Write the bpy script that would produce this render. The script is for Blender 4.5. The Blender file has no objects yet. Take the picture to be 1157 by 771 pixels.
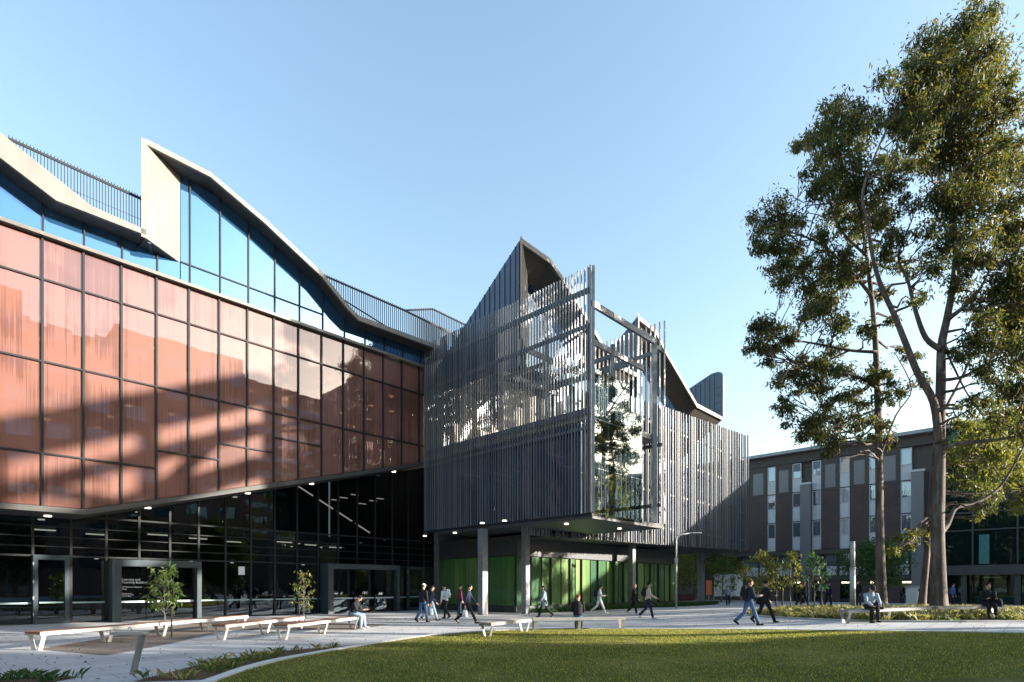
import bpy, bmesh, math, random
import numpy as np
from mathutils import Vector, Matrix, Quaternion
random.seed(7); RNG = np.random.default_rng(7)
R = math.radians
scene = bpy.context.scene
COL = scene.collection
# ------------------------------------------------------------------ camera model
F, U0, H0, EYE = 637.0, 578.5, 663.0, 1.6
PW, PH = 1157.0, 771.0
D1 = Vector((.6925, .7214, 0)); D2 = Vector((-.7214, .6925, 0))
ROTB = math.atan2(D1.y, D1.x)
SUN_AZ, SUN_EL = 98.0, 15.0
def B(s, t, z): return Vector((s*D1.x + t*D2.x, s*D1.y + t*D2.y, z))
def st(u, t=None, s=None):
    a = (u-U0)/F; sr = D1.x*a + D1.y; tr = D2.x*a + D2.y
    Y = t/tr if t is not None else s/sr
    return Y*sr, Y*tr, Y
def zt(u, v, t=None, s=None):
    S, T, Y = st(u, t, s)
    return S, T, EYE + (H0-v)/F*Y
def sm(a, b, x):
    x = min(1, max(0, (x-a)/(b-a))); return x*x*(3-2*x)
def gz(X, Y): return .4*sm(3, 16, X)*(1-sm(30, 48, Y))
def G(u, v):
    g = 0
    for _ in range(12):
        Y = (EYE-g)*F/(v-H0); X = (u-U0)/F*Y; g = gz(X, Y)
    return Vector((X, Y, g))
def P(u, v, Y): return Vector(((u-U0)/F*Y, Y, EYE + (H0-v)/F*Y))
# ------------------------------------------------------------------ objects
WM = {}
def tag(o, label=None, cat=None, group=None, kind=None):
    if label: o['label'] = label
    if cat: o['category'] = cat
    if group: o['group'] = group
    if kind: o['kind'] = kind
    return o
def empty(name, loc, rz=0, label=None, cat=None, group=None, parent=None):
    o = bpy.data.objects.new(name, None); COL.objects.link(o)
    o.empty_display_size = .2
    M = Matrix.Translation(loc) @ Matrix.Rotation(rz, 4, 'Z')
    if parent is not None:
        o.parent = parent; o.matrix_basis = WM[parent.name].inverted() @ M
    else: o.matrix_basis = M
    WM[o.name] = M
    return tag(o, label, cat, group)
class MB:
    def __init__(self): self.v = []; self.f = []
    def add(self, vs, fs):
        n = len(self.v); self.v += [Vector(p) for p in vs]; self.f += [tuple(i+n for i in f) for f in fs]; return self
    def hexa(self, b, t):
        return self.add(list(b)+list(t), [(3,2,1,0),(4,5,6,7),(0,1,5,4),(1,2,6,5),(2,3,7,6),(3,0,4,7)])
    def bst(self, s0, s1, t0, t1, z0, z1):
        q = [(s0,t0),(s1,t0),(s1,t1),(s0,t1)]
        return self.hexa([B(a,b,z0) for a,b in q], [B(a,b,z1) for a,b in q])
    def box(self, c, sx, sy, sz, rz=0, M=None):
        m = M or Matrix.Rotation(rz, 3, 'Z')
        c = Vector(c)
        k = [(-1,-1),(1,-1),(1,1),(-1,1)]
        return self.hexa([c + m @ Vector((a*sx/2, b*sy/2, -sz/2)) for a,b in k], [c + m @ Vector((a*sx/2, b*sy/2, sz/2)) for a,b in k])
    def prism(self, pts, ext):
        n = len(pts); pts = [Vector(p) for p in pts]; e = Vector(ext)
        fs = [tuple(range(n-1,-1,-1)), tuple(range(n, 2*n))] + [(i, (i+1)%n, n+(i+1)%n, n+i) for i in range(n)]
        return self.add(pts + [p+e for p in pts], fs)
    def bar(self, a, b, w, h, up=(0,0,1)):
        a, b = Vector(a), Vector(b); d = (b-a).normalized(); up = Vector(up)
        x = d.cross(up)
        if x.length < 1e-4: x = d.cross(Vector((1,0,0)))
        x.normalize(); y = x.cross(d)
        q = [(-1,-1),(1,-1),(1,1),(-1,1)]
        return self.hexa([a + x*p*w/2 + y*r*h/2 for p,r in q], [b + x*p*w/2 + y*r*h/2 for p,r in q])
    def tube(self, pts, rad, n=8, rx=1.0, side=None):
        pts = [Vector(p) for p in pts]
        if not hasattr(rad, '__len__'): rad = [rad]*len(pts)
        vs, fs = [], []; prev = Vector(side) if side is not None else None
        for i, p in enumerate(pts):
            d = (pts[min(i+1,len(pts)-1)] - pts[max(i-1,0)]).normalized()
            x = prev if prev is not None else Vector((1,0,0))
            x = x - d*x.dot(d)
            if x.length < 1e-4: x = Vector((0,1,0)) - d*d.y
            x.normalize(); y = d.cross(x); prev = x
            r = rad[i]; r1, r2 = (r if hasattr(r,'__len__') else (r*rx, r))
            for k in range(n):
                a = 2*math.pi*k/n; vs.append(p + x*r1*math.cos(a) + y*r2*math.sin(a))
        for i in range(len(pts)-1):
            for k in range(n):
                k2 = (k+1)%n; fs.append((i*n+k, i*n+k2, (i+1)*n+k2, (i+1)*n+k))
        fs.append(tuple(range(n-1,-1,-1))); m = (len(pts)-1)*n; fs.append(tuple(range(m, m+n)))
        return self.add(vs, fs)
    def ball(self, c, rx, ry, rz, M=None, nu=10, nv=7):
        M = M or Matrix.Identity(3); c = Vector(c); vs = []; fs = []
        for j in range(1, nv):
            th = math.pi*j/nv
            for i in range(nu):
                ph = 2*math.pi*i/nu
                vs.append(c + M @ Vector((rx*math.sin(th)*math.cos(ph), ry*math.sin(th)*math.sin(ph), rz*math.cos(th))))
        vs += [c + M @ Vector((0,0,rz)), c - M @ Vector((0,0,rz))]; top = len(vs)-2
        for j in range(nv-2):
            for i in range(nu):
                i2 = (i+1)%nu; fs.append((j*nu+i, (j+1)*nu+i, (j+1)*nu+i2, j*nu+i2))
        for i in range(nu):
            i2 = (i+1)%nu; fs.append((top, i, i2)); m = (nv-2)*nu; fs.append((m+i2, m+i, top+1))
        return self.add(vs, fs)
    def build(self, name, mat, parent=None, smooth=False, bevel=0, label=None, cat=None, group=None, kind=None, recalc=True):
        me = bpy.data.meshes.new(name)
        if parent is not None: M = WM[parent.name]
        else:
            lo = Vector((min(p.x for p in self.v), min(p.y for p in self.v), min(p.z for p in self.v)))
            hi = Vector((max(p.x for p in self.v), max(p.y for p in self.v), max(p.z for p in self.v)))
            M = Matrix.Translation(((lo.x+hi.x)/2, (lo.y+hi.y)/2, lo.z))
        Mi = M.inverted()
        me.from_pydata([Mi @ p for p in self.v], [], self.f)
        if recalc:
            bm = bmesh.new(); bm.from_mesh(me); bmesh.ops.recalc_face_normals(bm, faces=bm.faces)
            if bevel: bmesh.ops.bevel(bm, geom=bm.edges, offset=bevel, segments=2, affect='EDGES', profile=.6)
            bm.to_mesh(me); bm.free()
        me.materials.append(mat)
        if smooth: me.shade_smooth()
        o = bpy.data.objects.new(name, me); COL.objects.link(o)
        if parent is not None: o.parent = parent
        else: o.matrix_basis = M
        WM[o.name] = M
        return tag(o, label, cat, group, kind)
def copy_tree(o, M, parent=None):
    c = o.copy(); COL.objects.link(c)
    if parent is None: c.matrix_basis = M
    else: c.parent = parent
    for ch in list(o.children): copy_tree(ch, M, c)
    return c
# ------------------------------------------------------------------ materials
def mat(name): 
    m = bpy.data.materials.new(name); m.use_nodes = True; nt = m.node_tree; nt.nodes.clear()
    out = nt.nodes.new('ShaderNodeOutputMaterial'); return m, nt, out
def N(nt, t, **kw):
    n = nt.nodes.new('ShaderNode'+t)
    for k, v in kw.items():
        if k.startswith('i_'):
            n.inputs[k[2:].replace('_', ' ')].default_value = v
        else: setattr(n, k, v)
    return n
def L(nt, a, b): nt.links.new(a, b)
def ramp(nt, src, stops):
    r = nt.nodes.new('ShaderNodeValToRGB'); e = r.color_ramp.elements
    while len(e) < len(stops): e.new(.5)
    for x, (p, c) in zip(e, stops): x.position = p; x.color = (*c, 1)
    L(nt, src, r.inputs['Fac']); return r.outputs['Color']
def noise(nt, scale, detail=4, rough=.55, mapscale=None, coord='Object'):
    tc = nt.nodes.new('ShaderNodeTexCoord'); src = tc.outputs[coord]
    if mapscale:
        mp = N(nt, 'Mapping'); mp.inputs['Scale'].default_value = mapscale; L(nt, src, mp.inputs['Vector']); src = mp.outputs[0]
    n = N(nt, 'TexNoise'); n.inputs['Scale'].default_value = scale; n.inputs['Detail'].default_value = detail; n.inputs['Roughness'].default_value = rough
    L(nt, src, n.inputs['Vector']); return n.outputs['Fac']
def plain(name, c, rough=.6, var=.18, scale=3, metal=0, coat=0, mapscale=None, bump=0, bscale=30, spec=.5):
    m, nt, out = mat(name); p = N(nt, 'BsdfPrincipled')
    p.inputs['Roughness'].default_value = rough; p.inputs['Metallic'].default_value = metal
    p.inputs['Coat Weight'].default_value = coat; p.inputs['Specular IOR Level'].default_value = spec
    lo = tuple(x*(1-var) for x in c); hi = tuple(min(1, x*(1+var)) for x in c)
    L(nt, ramp(nt, noise(nt, scale, mapscale=mapscale), [(.3, lo), (.7, hi)]), p.inputs['Base Color'])
    if bump:
        b = N(nt, 'Bump'); b.inputs['Strength'].default_value = bump; b.inputs['Distance'].default_value = .02
        L(nt, noise(nt, bscale, 5), b.inputs['Height']); L(nt, b.outputs[0], p.inputs['Normal'])
    L(nt, p.outputs[0], out.inputs[0]); return m
def glass(name, tint, refl=(1,1,1), ior=1.5, rough=.0, wav=.0, body=None, bodymix=0, add=0.0):
    m, nt, out = mat(name)
    g = N(nt, 'BsdfGlossy'); g.inputs['Color'].default_value = (*refl, 1); g.inputs['Roughness'].default_value = rough
    t = N(nt, 'BsdfTransparent'); t.inputs['Color'].default_value = (*tint, 1)
    fr = N(nt, 'LayerWeight'); fr.inputs['Blend'].default_value = .5
    mx = N(nt, 'MixShader')
    pw = N(nt, 'Math', operation='POWER'); L(nt, fr.outputs['Facing'], pw.inputs[0]); pw.inputs[1].default_value = 4
    r0 = ((ior-1)/(ior+1))**2 + add
    mul = N(nt, 'Math', operation='MULTIPLY_ADD'); L(nt, pw.outputs[0], mul.inputs[0]); mul.inputs[1].default_value = 1-r0; mul.inputs[2].default_value = r0
    L(nt, mul.outputs[0], mx.inputs[0])
    base = t.outputs[0]
    if body:
        d = N(nt, 'BsdfDiffuse'); d.inputs['Color'].default_value = (*body, 1); m2 = N(nt, 'MixShader'); m2.inputs[0].default_value = bodymix
        L(nt, base, m2.inputs[1]); L(nt, d.outputs[0], m2.inputs[2]); base = m2.outputs[0]
    L(nt, base, mx.inputs[1]); L(nt, g.outputs[0], mx.inputs[2])
    if wav:
        b = N(nt, 'Bump'); b.inputs['Strength'].default_value = wav; b.inputs['Distance'].default_value = .05
        L(nt, noise(nt, .8, 2), b.inputs['Height']); L(nt, b.outputs[0], g.inputs['Normal'])
    L(nt, mx.outputs[0], out.inputs[0]); return m
def emis(name, c, s):
    m, nt, out = mat(name); e = N(nt, 'Emission'); e.inputs[0].default_value = (*c, 1); e.inputs[1].default_value = s
    L(nt, e.outputs[0], out.inputs[0]); return m
def copper_mat():
    m, nt, out = mat('copper_mesh_glass'); p = N(nt, 'BsdfPrincipled')
    st1 = noise(nt, 1, 5, .65, (9, 9, .12)); st2 = noise(nt, .35, 3, .5); fine = noise(nt, 1, 2, .5, (60, 60, .4))
    oi = N(nt, 'ObjectInfo')
    a = N(nt, 'Math', operation='MULTIPLY_ADD'); L(nt, st1, a.inputs[0]); a.inputs[1].default_value = .6; L(nt, st2, a.inputs[2])
    b = N(nt, 'Math', operation='MULTIPLY_ADD'); L(nt, fine, b.inputs[0]); b.inputs[1].default_value = .25; L(nt, a.outputs[0], b.inputs[2])
    c = N(nt, 'Math', operation='MULTIPLY_ADD'); L(nt, oi.outputs['Random'], c.inputs[0]); c.inputs[1].default_value = .12; L(nt, b.outputs[0], c.inputs[2])
    L(nt, ramp(nt, c.outputs[0], [(.58, (.075, .027, .017)), (.92, (.14, .056, .039)), (1.0, (.21, .092, .068))]), p.inputs['Base Color'])
    p.inputs['Roughness'].default_value = .5; p.inputs['Specular IOR Level'].default_value = .2
    g = N(nt, 'BsdfGlossy'); g.inputs['Roughness'].default_value = .004; g.inputs['Color'].default_value = (.8,.82,1,1)
    bp = N(nt, 'Bump'); bp.inputs['Strength'].default_value = .03; bp.inputs['Distance'].default_value = .05
    L(nt, noise(nt, .7, 2), bp.inputs['Height']); L(nt, bp.outputs[0], g.inputs['Normal'])
    t = N(nt, 'BsdfTransparent'); t.inputs[0].default_value = (1, .8, .7, 1)
    m1 = N(nt, 'MixShader'); m1.inputs[0].default_value = .06; L(nt, p.outputs[0], m1.inputs[1]); L(nt, t.outputs[0], m1.inputs[2])
    lw = N(nt, 'LayerWeight'); pw = N(nt, 'Math', operation='POWER'); L(nt, lw.outputs['Facing'], pw.inputs[0]); pw.inputs[1].default_value = 4
    ma = N(nt, 'Math', operation='MULTIPLY_ADD'); L(nt, pw.outputs[0], ma.inputs[0]); ma.inputs[1].default_value = .85; ma.inputs[2].default_value = .10
    m2 = N(nt, 'MixShader'); L(nt, ma.outputs[0], m2.inputs[0]); L(nt, m1.outputs[0], m2.inputs[1]); L(nt, g.outputs[0], m2.inputs[2])
    L(nt, m2.outputs[0], out.inputs[0]); return m
def slat_mat():
    m, nt, out = mat('anodised_slat'); p = N(nt, 'BsdfPrincipled')
    g = N(nt, 'NewGeometry')
    n = noise(nt, 1, 3, .5, (3, 3, .15))
    a = N(nt, 'Math', operation='MULTIPLY_ADD'); L(nt, g.outputs['Random Per Island'], a.inputs[0]); a.inputs[1].default_value = .7
    L(nt, n, a.inputs[2])
    L(nt, ramp(nt, a.outputs[0], [(.3, (.10, .115, .145)), (.7, (.155, .17, .20)), (1, (.23, .235, .245))]), p.inputs['Base Color'])
    p.inputs['Roughness'].default_value = .38; p.inputs['Metallic'].default_value = .35
    L(nt, p.outputs[0], out.inputs[0]); return m
def leaf_mat(name, c1, c2, c3, trans):
    m, nt, out = mat(name); g = N(nt, 'NewGeometry')
    col = ramp(nt, g.outputs['Random Per Island'], [(.0, c1), (.6, c2), (1, c3)])
    d = N(nt, 'BsdfPrincipled'); d.inputs['Roughness'].default_value = .55; d.inputs['Specular IOR Level'].default_value = .15; L(nt, col, d.inputs['Base Color'])
    t = N(nt, 'BsdfTranslucent'); mul = N(nt, 'MixRGB', blend_type='MULTIPLY'); mul.inputs[0].default_value = 1; mul.inputs[2].default_value = (*trans, 1)
    L(nt, col, mul.inputs[1]); L(nt, mul.outputs[0], t.inputs[0])
    a = N(nt, 'AddShader'); L(nt, d.outputs[0], a.inputs[0]); L(nt, t.outputs[0], a.inputs[1]); L(nt, a.outputs[0], out.inputs[0]); return m
def bark_mat(name, a, b, c):
    m, nt, out = mat(name); p = N(nt, 'BsdfPrincipled'); p.inputs['Roughness'].default_value = .85
    n1 = noise(nt, 1, 6, .65, (7, 7, .9)); n2 = noise(nt, 1, 3, .6, (1.8, 1.8, .7)); nn = N(nt, 'Math', operation='MULTIPLY_ADD'); L(nt, n2, nn.inputs[0]); nn.inputs[1].default_value = .8
    n3 = N(nt, 'Math', operation='MULTIPLY_ADD'); L(nt, n1, n3.inputs[0]); n3.inputs[1].default_value = .6; n3.inputs[2].default_value = -.2; L(nt, n3.outputs[0], nn.inputs[2]); L(nt, ramp(nt, nn.outputs[0], [(.3, a), (.5, b), (.68, c)]), p.inputs['Base Color'])
    bp = N(nt, 'Bump'); bp.inputs['Strength'].default_value = .8; bp.inputs['Distance'].default_value = .04
    L(nt, noise(nt, 1, 6, .7, (14, 14, 2)), bp.inputs['Height']); L(nt, bp.outputs[0], p.inputs['Normal'])
    L(nt, p.outputs[0], out.inputs[0]); return m
def paving_mat(name, c, slab=(1.2, .6), var=.16, joint=.42, stain=.3):
    m, nt, out = mat(name); p = N(nt, 'BsdfPrincipled'); p.inputs['Roughness'].default_value = .75
    tc = N(nt, 'TexCoord'); mp = N(nt, 'Mapping'); mp.inputs['Rotation'].default_value = (0, 0, -ROTB); L(nt, tc.outputs['Object'], mp.inputs[0])
    br = N(nt, 'TexBrick'); br.inputs['Scale'].default_value = 1; br.inputs['Brick Width'].default_value = slab[0]; br.inputs['Row Height'].default_value = slab[1]
    br.inputs['Mortar Size'].default_value = .011; br.inputs['Color1'].default_value = (*[x*(1-var*.5) for x in c], 1); br.inputs['Color2'].default_value = (*[x*(1+var*.4) for x in c], 1)
    br.inputs['Mortar'].default_value = (*[x*joint for x in c], 1); L(nt, mp.outputs[0], br.inputs['Vector'])
    n1 = noise(nt, .35, 6, .6); n2 = noise(nt, 60, 3, .6)
    a = N(nt, 'MixRGB', blend_type='MULTIPLY'); a.inputs[0].default_value = 1; L(nt, br.outputs['Color'], a.inputs[1])
    L(nt, ramp(nt, n1, [(.3, (1-stain,)*3), (.65, (1,)*3)]), a.inputs[2])
    b = N(nt, 'MixRGB', blend_type='MULTIPLY'); b.inputs[0].default_value = 1; L(nt, a.outputs[0], b.inputs[1]); L(nt, ramp(nt, n2, [(.25, (.82,)*3), (.6, (1,)*3)]), b.inputs[2])
    L(nt, b.outputs[0], p.inputs['Base Color'])
    bp = N(nt, 'Bump'); bp.inputs['Strength'].default_value = .25; bp.inputs['Distance'].default_value = .01; L(nt, n2, bp.inputs['Height']); L(nt, bp.outputs[0], p.inputs['Normal'])
    L(nt, p.outputs[0], out.inputs[0]); return m
def ground_mat(name, stops, sc, sc2=40, bump=.6):
    m, nt, out = mat(name); p = N(nt, 'BsdfPrincipled'); p.inputs['Roughness'].default_value = .95; p.inputs['Specular IOR Level'].default_value = .1
    n1 = noise(nt, sc, 6, .65); n2 = noise(nt, sc2, 4, .7)
    a = N(nt, 'Math', operation='MULTIPLY_ADD'); L(nt, n2, a.inputs[0]); a.inputs[1].default_value = .5; L(nt, n1, a.inputs[2])
    s = N(nt, 'Math', operation='MULTIPLY'); L(nt, a.outputs[0], s.inputs[0]); s.inputs[1].default_value = .667
    L(nt, ramp(nt, s.outputs[0], stops), p.inputs['Base Color'])
    bp = N(nt, 'Bump'); bp.inputs['Strength'].default_value = bump; bp.inputs['Distance'].default_value = .04; L(nt, n2, bp.inputs['Height']); L(nt, bp.outputs[0], p.inputs['Normal'])
    L(nt, p.outputs[0], out.inputs[0]); return m
def brick_mat(name, c1, c2, mortar):
    m, nt, out = mat(name); p = N(nt, 'BsdfPrincipled'); p.inputs['Roughness'].default_value = .85
    tc = N(nt, 'TexCoord'); sx = N(nt, 'SeparateXYZ'); L(nt, tc.outputs['Object'], sx.inputs[0])
    ad = N(nt, 'Math', operation='ADD'); L(nt, sx.outputs[0], ad.inputs[0]); L(nt, sx.outputs[1], ad.inputs[1])
    cx = N(nt, 'CombineXYZ'); L(nt, ad.outputs[0], cx.inputs[0]); L(nt, sx.outputs[2], cx.inputs[1])
    br = N(nt, 'TexBrick'); br.inputs['Scale'].default_value = 1; br.inputs['Brick Width'].default_value = .24; br.inputs['Row Height'].default_value = .086
    br.inputs['Mortar Size'].default_value = .006; br.inputs['Color1'].default_value = (*c1, 1); br.inputs['Color2'].default_value = (*c2, 1); br.inputs['Mortar'].default_value = (*mortar, 1)
    L(nt, cx.outputs[0], br.inputs['Vector'])
    a = N(nt, 'MixRGB', blend_type='MULTIPLY'); a.inputs[0].default_value = 1; L(nt, br.outputs['Color'], a.inputs[1]); L(nt, ramp(nt, noise(nt, .5, 5), [(.3, (.75,)*3), (.7, (1,)*3)]), a.inputs[2])
    L(nt, a.outputs[0], p.inputs['Base Color']); L(nt, p.outputs[0], out.inputs[0]); return m
M = dict(
 copper=copper_mat(), slat=slat_mat(),
 black=plain('black_mullion', (.018,.019,.022), .6, spec=.25), matte=plain('matte_black', (.03,.03,.032), .95, spec=.03), bronze=plain('ledge_metal', (.13,.12,.105), .45),
 dark=plain('charcoal_metal', (.045,.05,.056), .45), steel=plain('grey_steel', (.20,.21,.22), .45, metal=.2), palesteel=plain('galvanised_steel', (.42,.42,.42), .4, metal=.5),
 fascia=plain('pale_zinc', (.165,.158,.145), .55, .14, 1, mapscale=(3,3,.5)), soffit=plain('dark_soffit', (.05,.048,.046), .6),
 seam=plain('blue_grey_zinc', (.065,.09,.135), .4, .12, 1, metal=.3),
 clere=glass('sky_blue_glass', (.16,.24,.32), (.32,.55,.95), 1.5, wav=.02, add=.42, body=(.04,.14,.30), bodymix=.6),
 gglass=glass('dark_ground_glass', (.30,.34,.36), (.72,.86,1), 1.5, wav=.04, add=.045), recess=glass('recess_glass', (.25,.27,.30), (.16,.24,.36), 1.45, wav=.03), slatglass=glass('blue_box_glass', (.20,.26,.32), (.55,.75,1), 1.5, wav=.03, add=.12, body=(.02,.05,.12), bodymix=.35),
 boxglass=glass('clear_box_glass', (.55,.64,.66), (1,1,1), 1.5, wav=.05, add=.36),
 green=None, rail=plain('teal_rail', (.30,.42,.42), .4),
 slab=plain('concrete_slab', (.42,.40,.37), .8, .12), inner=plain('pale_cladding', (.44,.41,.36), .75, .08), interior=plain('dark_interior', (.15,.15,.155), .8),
 teal=plain('teal_black_portal', (.028,.045,.055), .35), led=emis('led_light', (1,.82,.6), 1.2), led2=emis('ceiling_lamp', (1,.85,.62), 14), dl=emis('downlight_lamp', (1,.88,.7), 1.6),
 text=plain('white_lettering', (.75,.75,.75), .5, .02),
 brick=brick_mat('dark_brick', (.075,.050,.048), (.10,.066,.062), (.09,.08,.075)), brick2=brick_mat('orange_brick', (.30,.15,.10), (.36,.19,.13), (.3,.26,.22)),
 render=plain('grey_brown_render', (.07,.06,.056), .8, .1), white=plain('white_panel', (.50,.53,.57), .5, .05), win=glass('office_window_glass', (.16,.20,.24), (.7,.88,1.1), 1.5, wav=.04, add=.2, body=(.25,.30,.36), bodymix=.35),
 greygl=plain('grey_spandrel', (.15,.16,.178), .3, .05), facglass=glass('green_tint_glass', (.14,.22,.20), (.26,.38,.35), 1.5, wav=.05, add=.05, body=(.012,.03,.03), bodymix=.45),
 paving=paving_mat('pale_paving', (.52,.515,.51)), darkpave=paving_mat('brown_gravel_paving', (.20,.165,.14), (.4,.4), .2, .8), kerb=plain('white_kerb_concrete', (.58,.57,.54), .8, .08),
 lawn=ground_mat('lawn_turf', [(.36,(.055,.075,.016)), (.50,(.105,.11,.027)), (.64,(.27,.22,.085))], .35, 20),
 mulch=ground_mat('bark_mulch', [(.3,(.045,.03,.02)), (.5,(.13,.085,.055)), (.7,(.26,.19,.12))], 4, 30, 1),
 earth=ground_mat('far_ground', [(.3,(.16,.15,.13)), (.7,(.24,.22,.19))], .1),
 timber=plain('red_brown_timber', (.21,.10,.062), .6, .3, 4, mapscale=(1,1,6)), greytimber=plain('weathered_timber', (.27,.25,.22), .7, .25, 4, mapscale=(1,1,6)),
 cream=plain('white_steel', (.66,.64,.60), .45, .06), stake=plain('black_stake', (.02,.018,.016), .7),
 bark=bark_mat('eucalypt_bark', (.05,.036,.031), (.098,.071,.06), (.21,.165,.14)), bark2=bark_mat('young_bark', (.12,.10,.08), (.2,.17,.14), (.28,.25,.2)),
 leafA=leaf_mat('eucalypt_leaf', (.016,.028,.013), (.031,.043,.016), (.068,.064,.021), (1.6,1.25,.42)),
 leafB=leaf_mat('young_leaf', (.025,.05,.015), (.045,.075,.022), (.09,.11,.03), (1.4,1.3,.5)),
 leafG=leaf_mat('golden_leaf', (.035,.052,.018), (.065,.078,.024), (.12,.115,.036), (1.5,1.3,.5)),
 leafD=leaf_mat('dark_green_leaf', (.018,.042,.018), (.03,.06,.025), (.045,.08,.03), (1.0,1.2,.5)),
 grass=leaf_mat('grass_blade', (.062,.092,.016), (.13,.142,.028), (.32,.27,.09), (1.3,1.2,.45)),
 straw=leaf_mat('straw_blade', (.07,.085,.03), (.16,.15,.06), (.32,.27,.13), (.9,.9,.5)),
 skin=plain('skin', (.48,.29,.21), .55, .05), skin2=plain('tan_skin', (.36,.20,.13), .55, .05),
 orange=plain('orange_paint', (.55,.14,.04), .5), redwall=brick_mat('red_brick_planter', (.20,.06,.045), (.25,.085,.06), (.2,.15,.13)),
 whiteplastic=plain('white_plastic', (.72,.73,.74), .5, .04), bin=plain('white_bin_paint', (.66,.67,.70), .45, .05), lamp=plain('lamp_grey', (.40,.41,.42), .45, metal=.3),
 roofgrey=plain('ribbed_roof_metal', (.30,.32,.34), .45))
def green_mat():
    m, nt, out = mat('green_back_painted_glass'); p = N(nt, 'BsdfPrincipled'); oi = N(nt, 'ObjectInfo')
    n = noise(nt, 1, 3, .5, (2, 2, .2)); a = N(nt, 'Math', operation='MULTIPLY_ADD'); L(nt, oi.outputs['Random'], a.inputs[0]); a.inputs[1].default_value = .5
    s = N(nt, 'Math', operation='MULTIPLY'); L(nt, n, s.inputs[0]); s.inputs[1].default_value = .5; L(nt, s.outputs[0], a.inputs[2])
    L(nt, ramp(nt, a.outputs[0], [(.2, (.022,.085,.045)), (.55, (.07,.17,.045)), (.85, (.24,.33,.11))]), p.inputs['Base Color'])
    p.inputs['Roughness'].default_value = .25; p.inputs['Coat Weight'].default_value = 1; p.inputs['Coat Roughness'].default_value = .01
    L(nt, p.outputs[0], out.inputs[0]); return m
M['green'] = green_mat()
# ------------------------------------------------------------------ world, sun, camera
w = bpy.data.worlds.new("World"); scene.world = w; w.use_nodes = True
wn = w.node_tree; bg = wn.nodes['Background']; sky = wn.nodes.new('ShaderNodeTexSky')
sky.sky_type = 'NISHITA'; sky.sun_disc = False; sky.sun_elevation = R(SUN_EL); sky.sun_rotation = R(SUN_AZ)
sky.altitude = 50; sky.air_density = 1.45; sky.dust_density = 1.7; sky.ozone_density = 1.9
wn.links.new(sky.outputs[0], bg.inputs[0]); bg.inputs[1].default_value = .13
sd = bpy.data.lights.new('sun_lamp', 'SUN'); sd.energy = 5.0; sd.angle = R(.5); sd.color = (1, .92, .80)
so = bpy.data.objects.new('sun_lamp', sd); COL.objects.link(so)
tosun = Vector((math.sin(R(SUN_AZ))*math.cos(R(SUN_EL)), math.cos(R(SUN_AZ))*math.cos(R(SUN_EL)), math.sin(R(SUN_EL))))
so.rotation_euler = tosun.to_track_quat('Z', 'Y').to_euler(); so.location = (60, -8, 40)
cd = bpy.data.cameras.new('camera'); cam = bpy.data.objects.new('camera', cd); COL.objects.link(cam); scene.camera = cam
cam.location = (0, 0, EYE); cam.rotation_euler = (R(90), 0, 0)
cd.sensor_width = 36; cd.lens = 36*F/PW; cd.shift_x = 0; cd.shift_y = (H0-PH/2)/PW; cd.clip_end = 3000; cd.clip_start = .1
vs = scene.view_settings; vs.view_transform = 'Standard'; vs.look = 'None'; vs.exposure = 1.75; vs.gamma = 1
scene.cycles.max_bounces = 8; scene.cycles.transparent_max_bounces = 16; scene.cycles.use_denoising = True
scene.cycles.sample_clamp_indirect = 6; scene.cycles.caustics_reflective = False
# ------------------------------------------------------------------ ground
def sheet(name, xs, ys, zf, m, kind='structure'):
    mb = MB(); nx, ny = len(xs), len(ys)
    mb.add([(x, y, zf(x, y)) for y in ys for x in xs], [(j*nx+i, j*nx+i+1, (j+1)*nx+i+1, (j+1)*nx+i) for j in range(ny-1) for i in range(nx-1)])
    return mb.build(name, m, kind=kind, smooth=True, recalc=False)
xs = [-900,-400,-150,-80] + list(np.arange(-50, 51, 1.0)) + [80,150,400,900]
ys = [-400,-150,-60,-30] + list(np.arange(-10, 71, 1.0)) + [90,150,400,1200]
sheet('ground', xs, ys, lambda x, y: gz(x, y), M['paving'])
def inpoly(pts, x, y):
    c = False; n = len(pts)
    for i in range(n):
        a, b = pts[i], pts[i-1]
        if (a[1] > y) != (b[1] > y) and x < (b[0]-a[0])*(y-a[1])/(b[1]-a[1]) + a[0]: c = not c
    return c
def dense(pts, step=.7, closed=True):
    out = []; n = len(pts)
    for i in range(n if closed else n-1):
        a, b = Vector(pts[i][:2]), Vector(pts[(i+1)%n][:2]); k = max(1, int((b-a).length/step))
        out += [a.lerp(b, j/k) for j in range(k)]
    if not closed: out.append(Vector(pts[-1][:2]))
    return out
def smooth_poly(pts, it=2, closed=True):
    pts = [Vector(p[:2]) for p in pts]
    for _ in range(it):
        q = []; n = len(pts)
        for i in range(n if closed else n-1):
            a, b = pts[i], pts[(i+1)%n]; q += [a*.75+b*.25, a*.25+b*.75]
        if not closed: q = [pts[0]] + q + [pts[-1]]
        pts = q
    return pts
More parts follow.
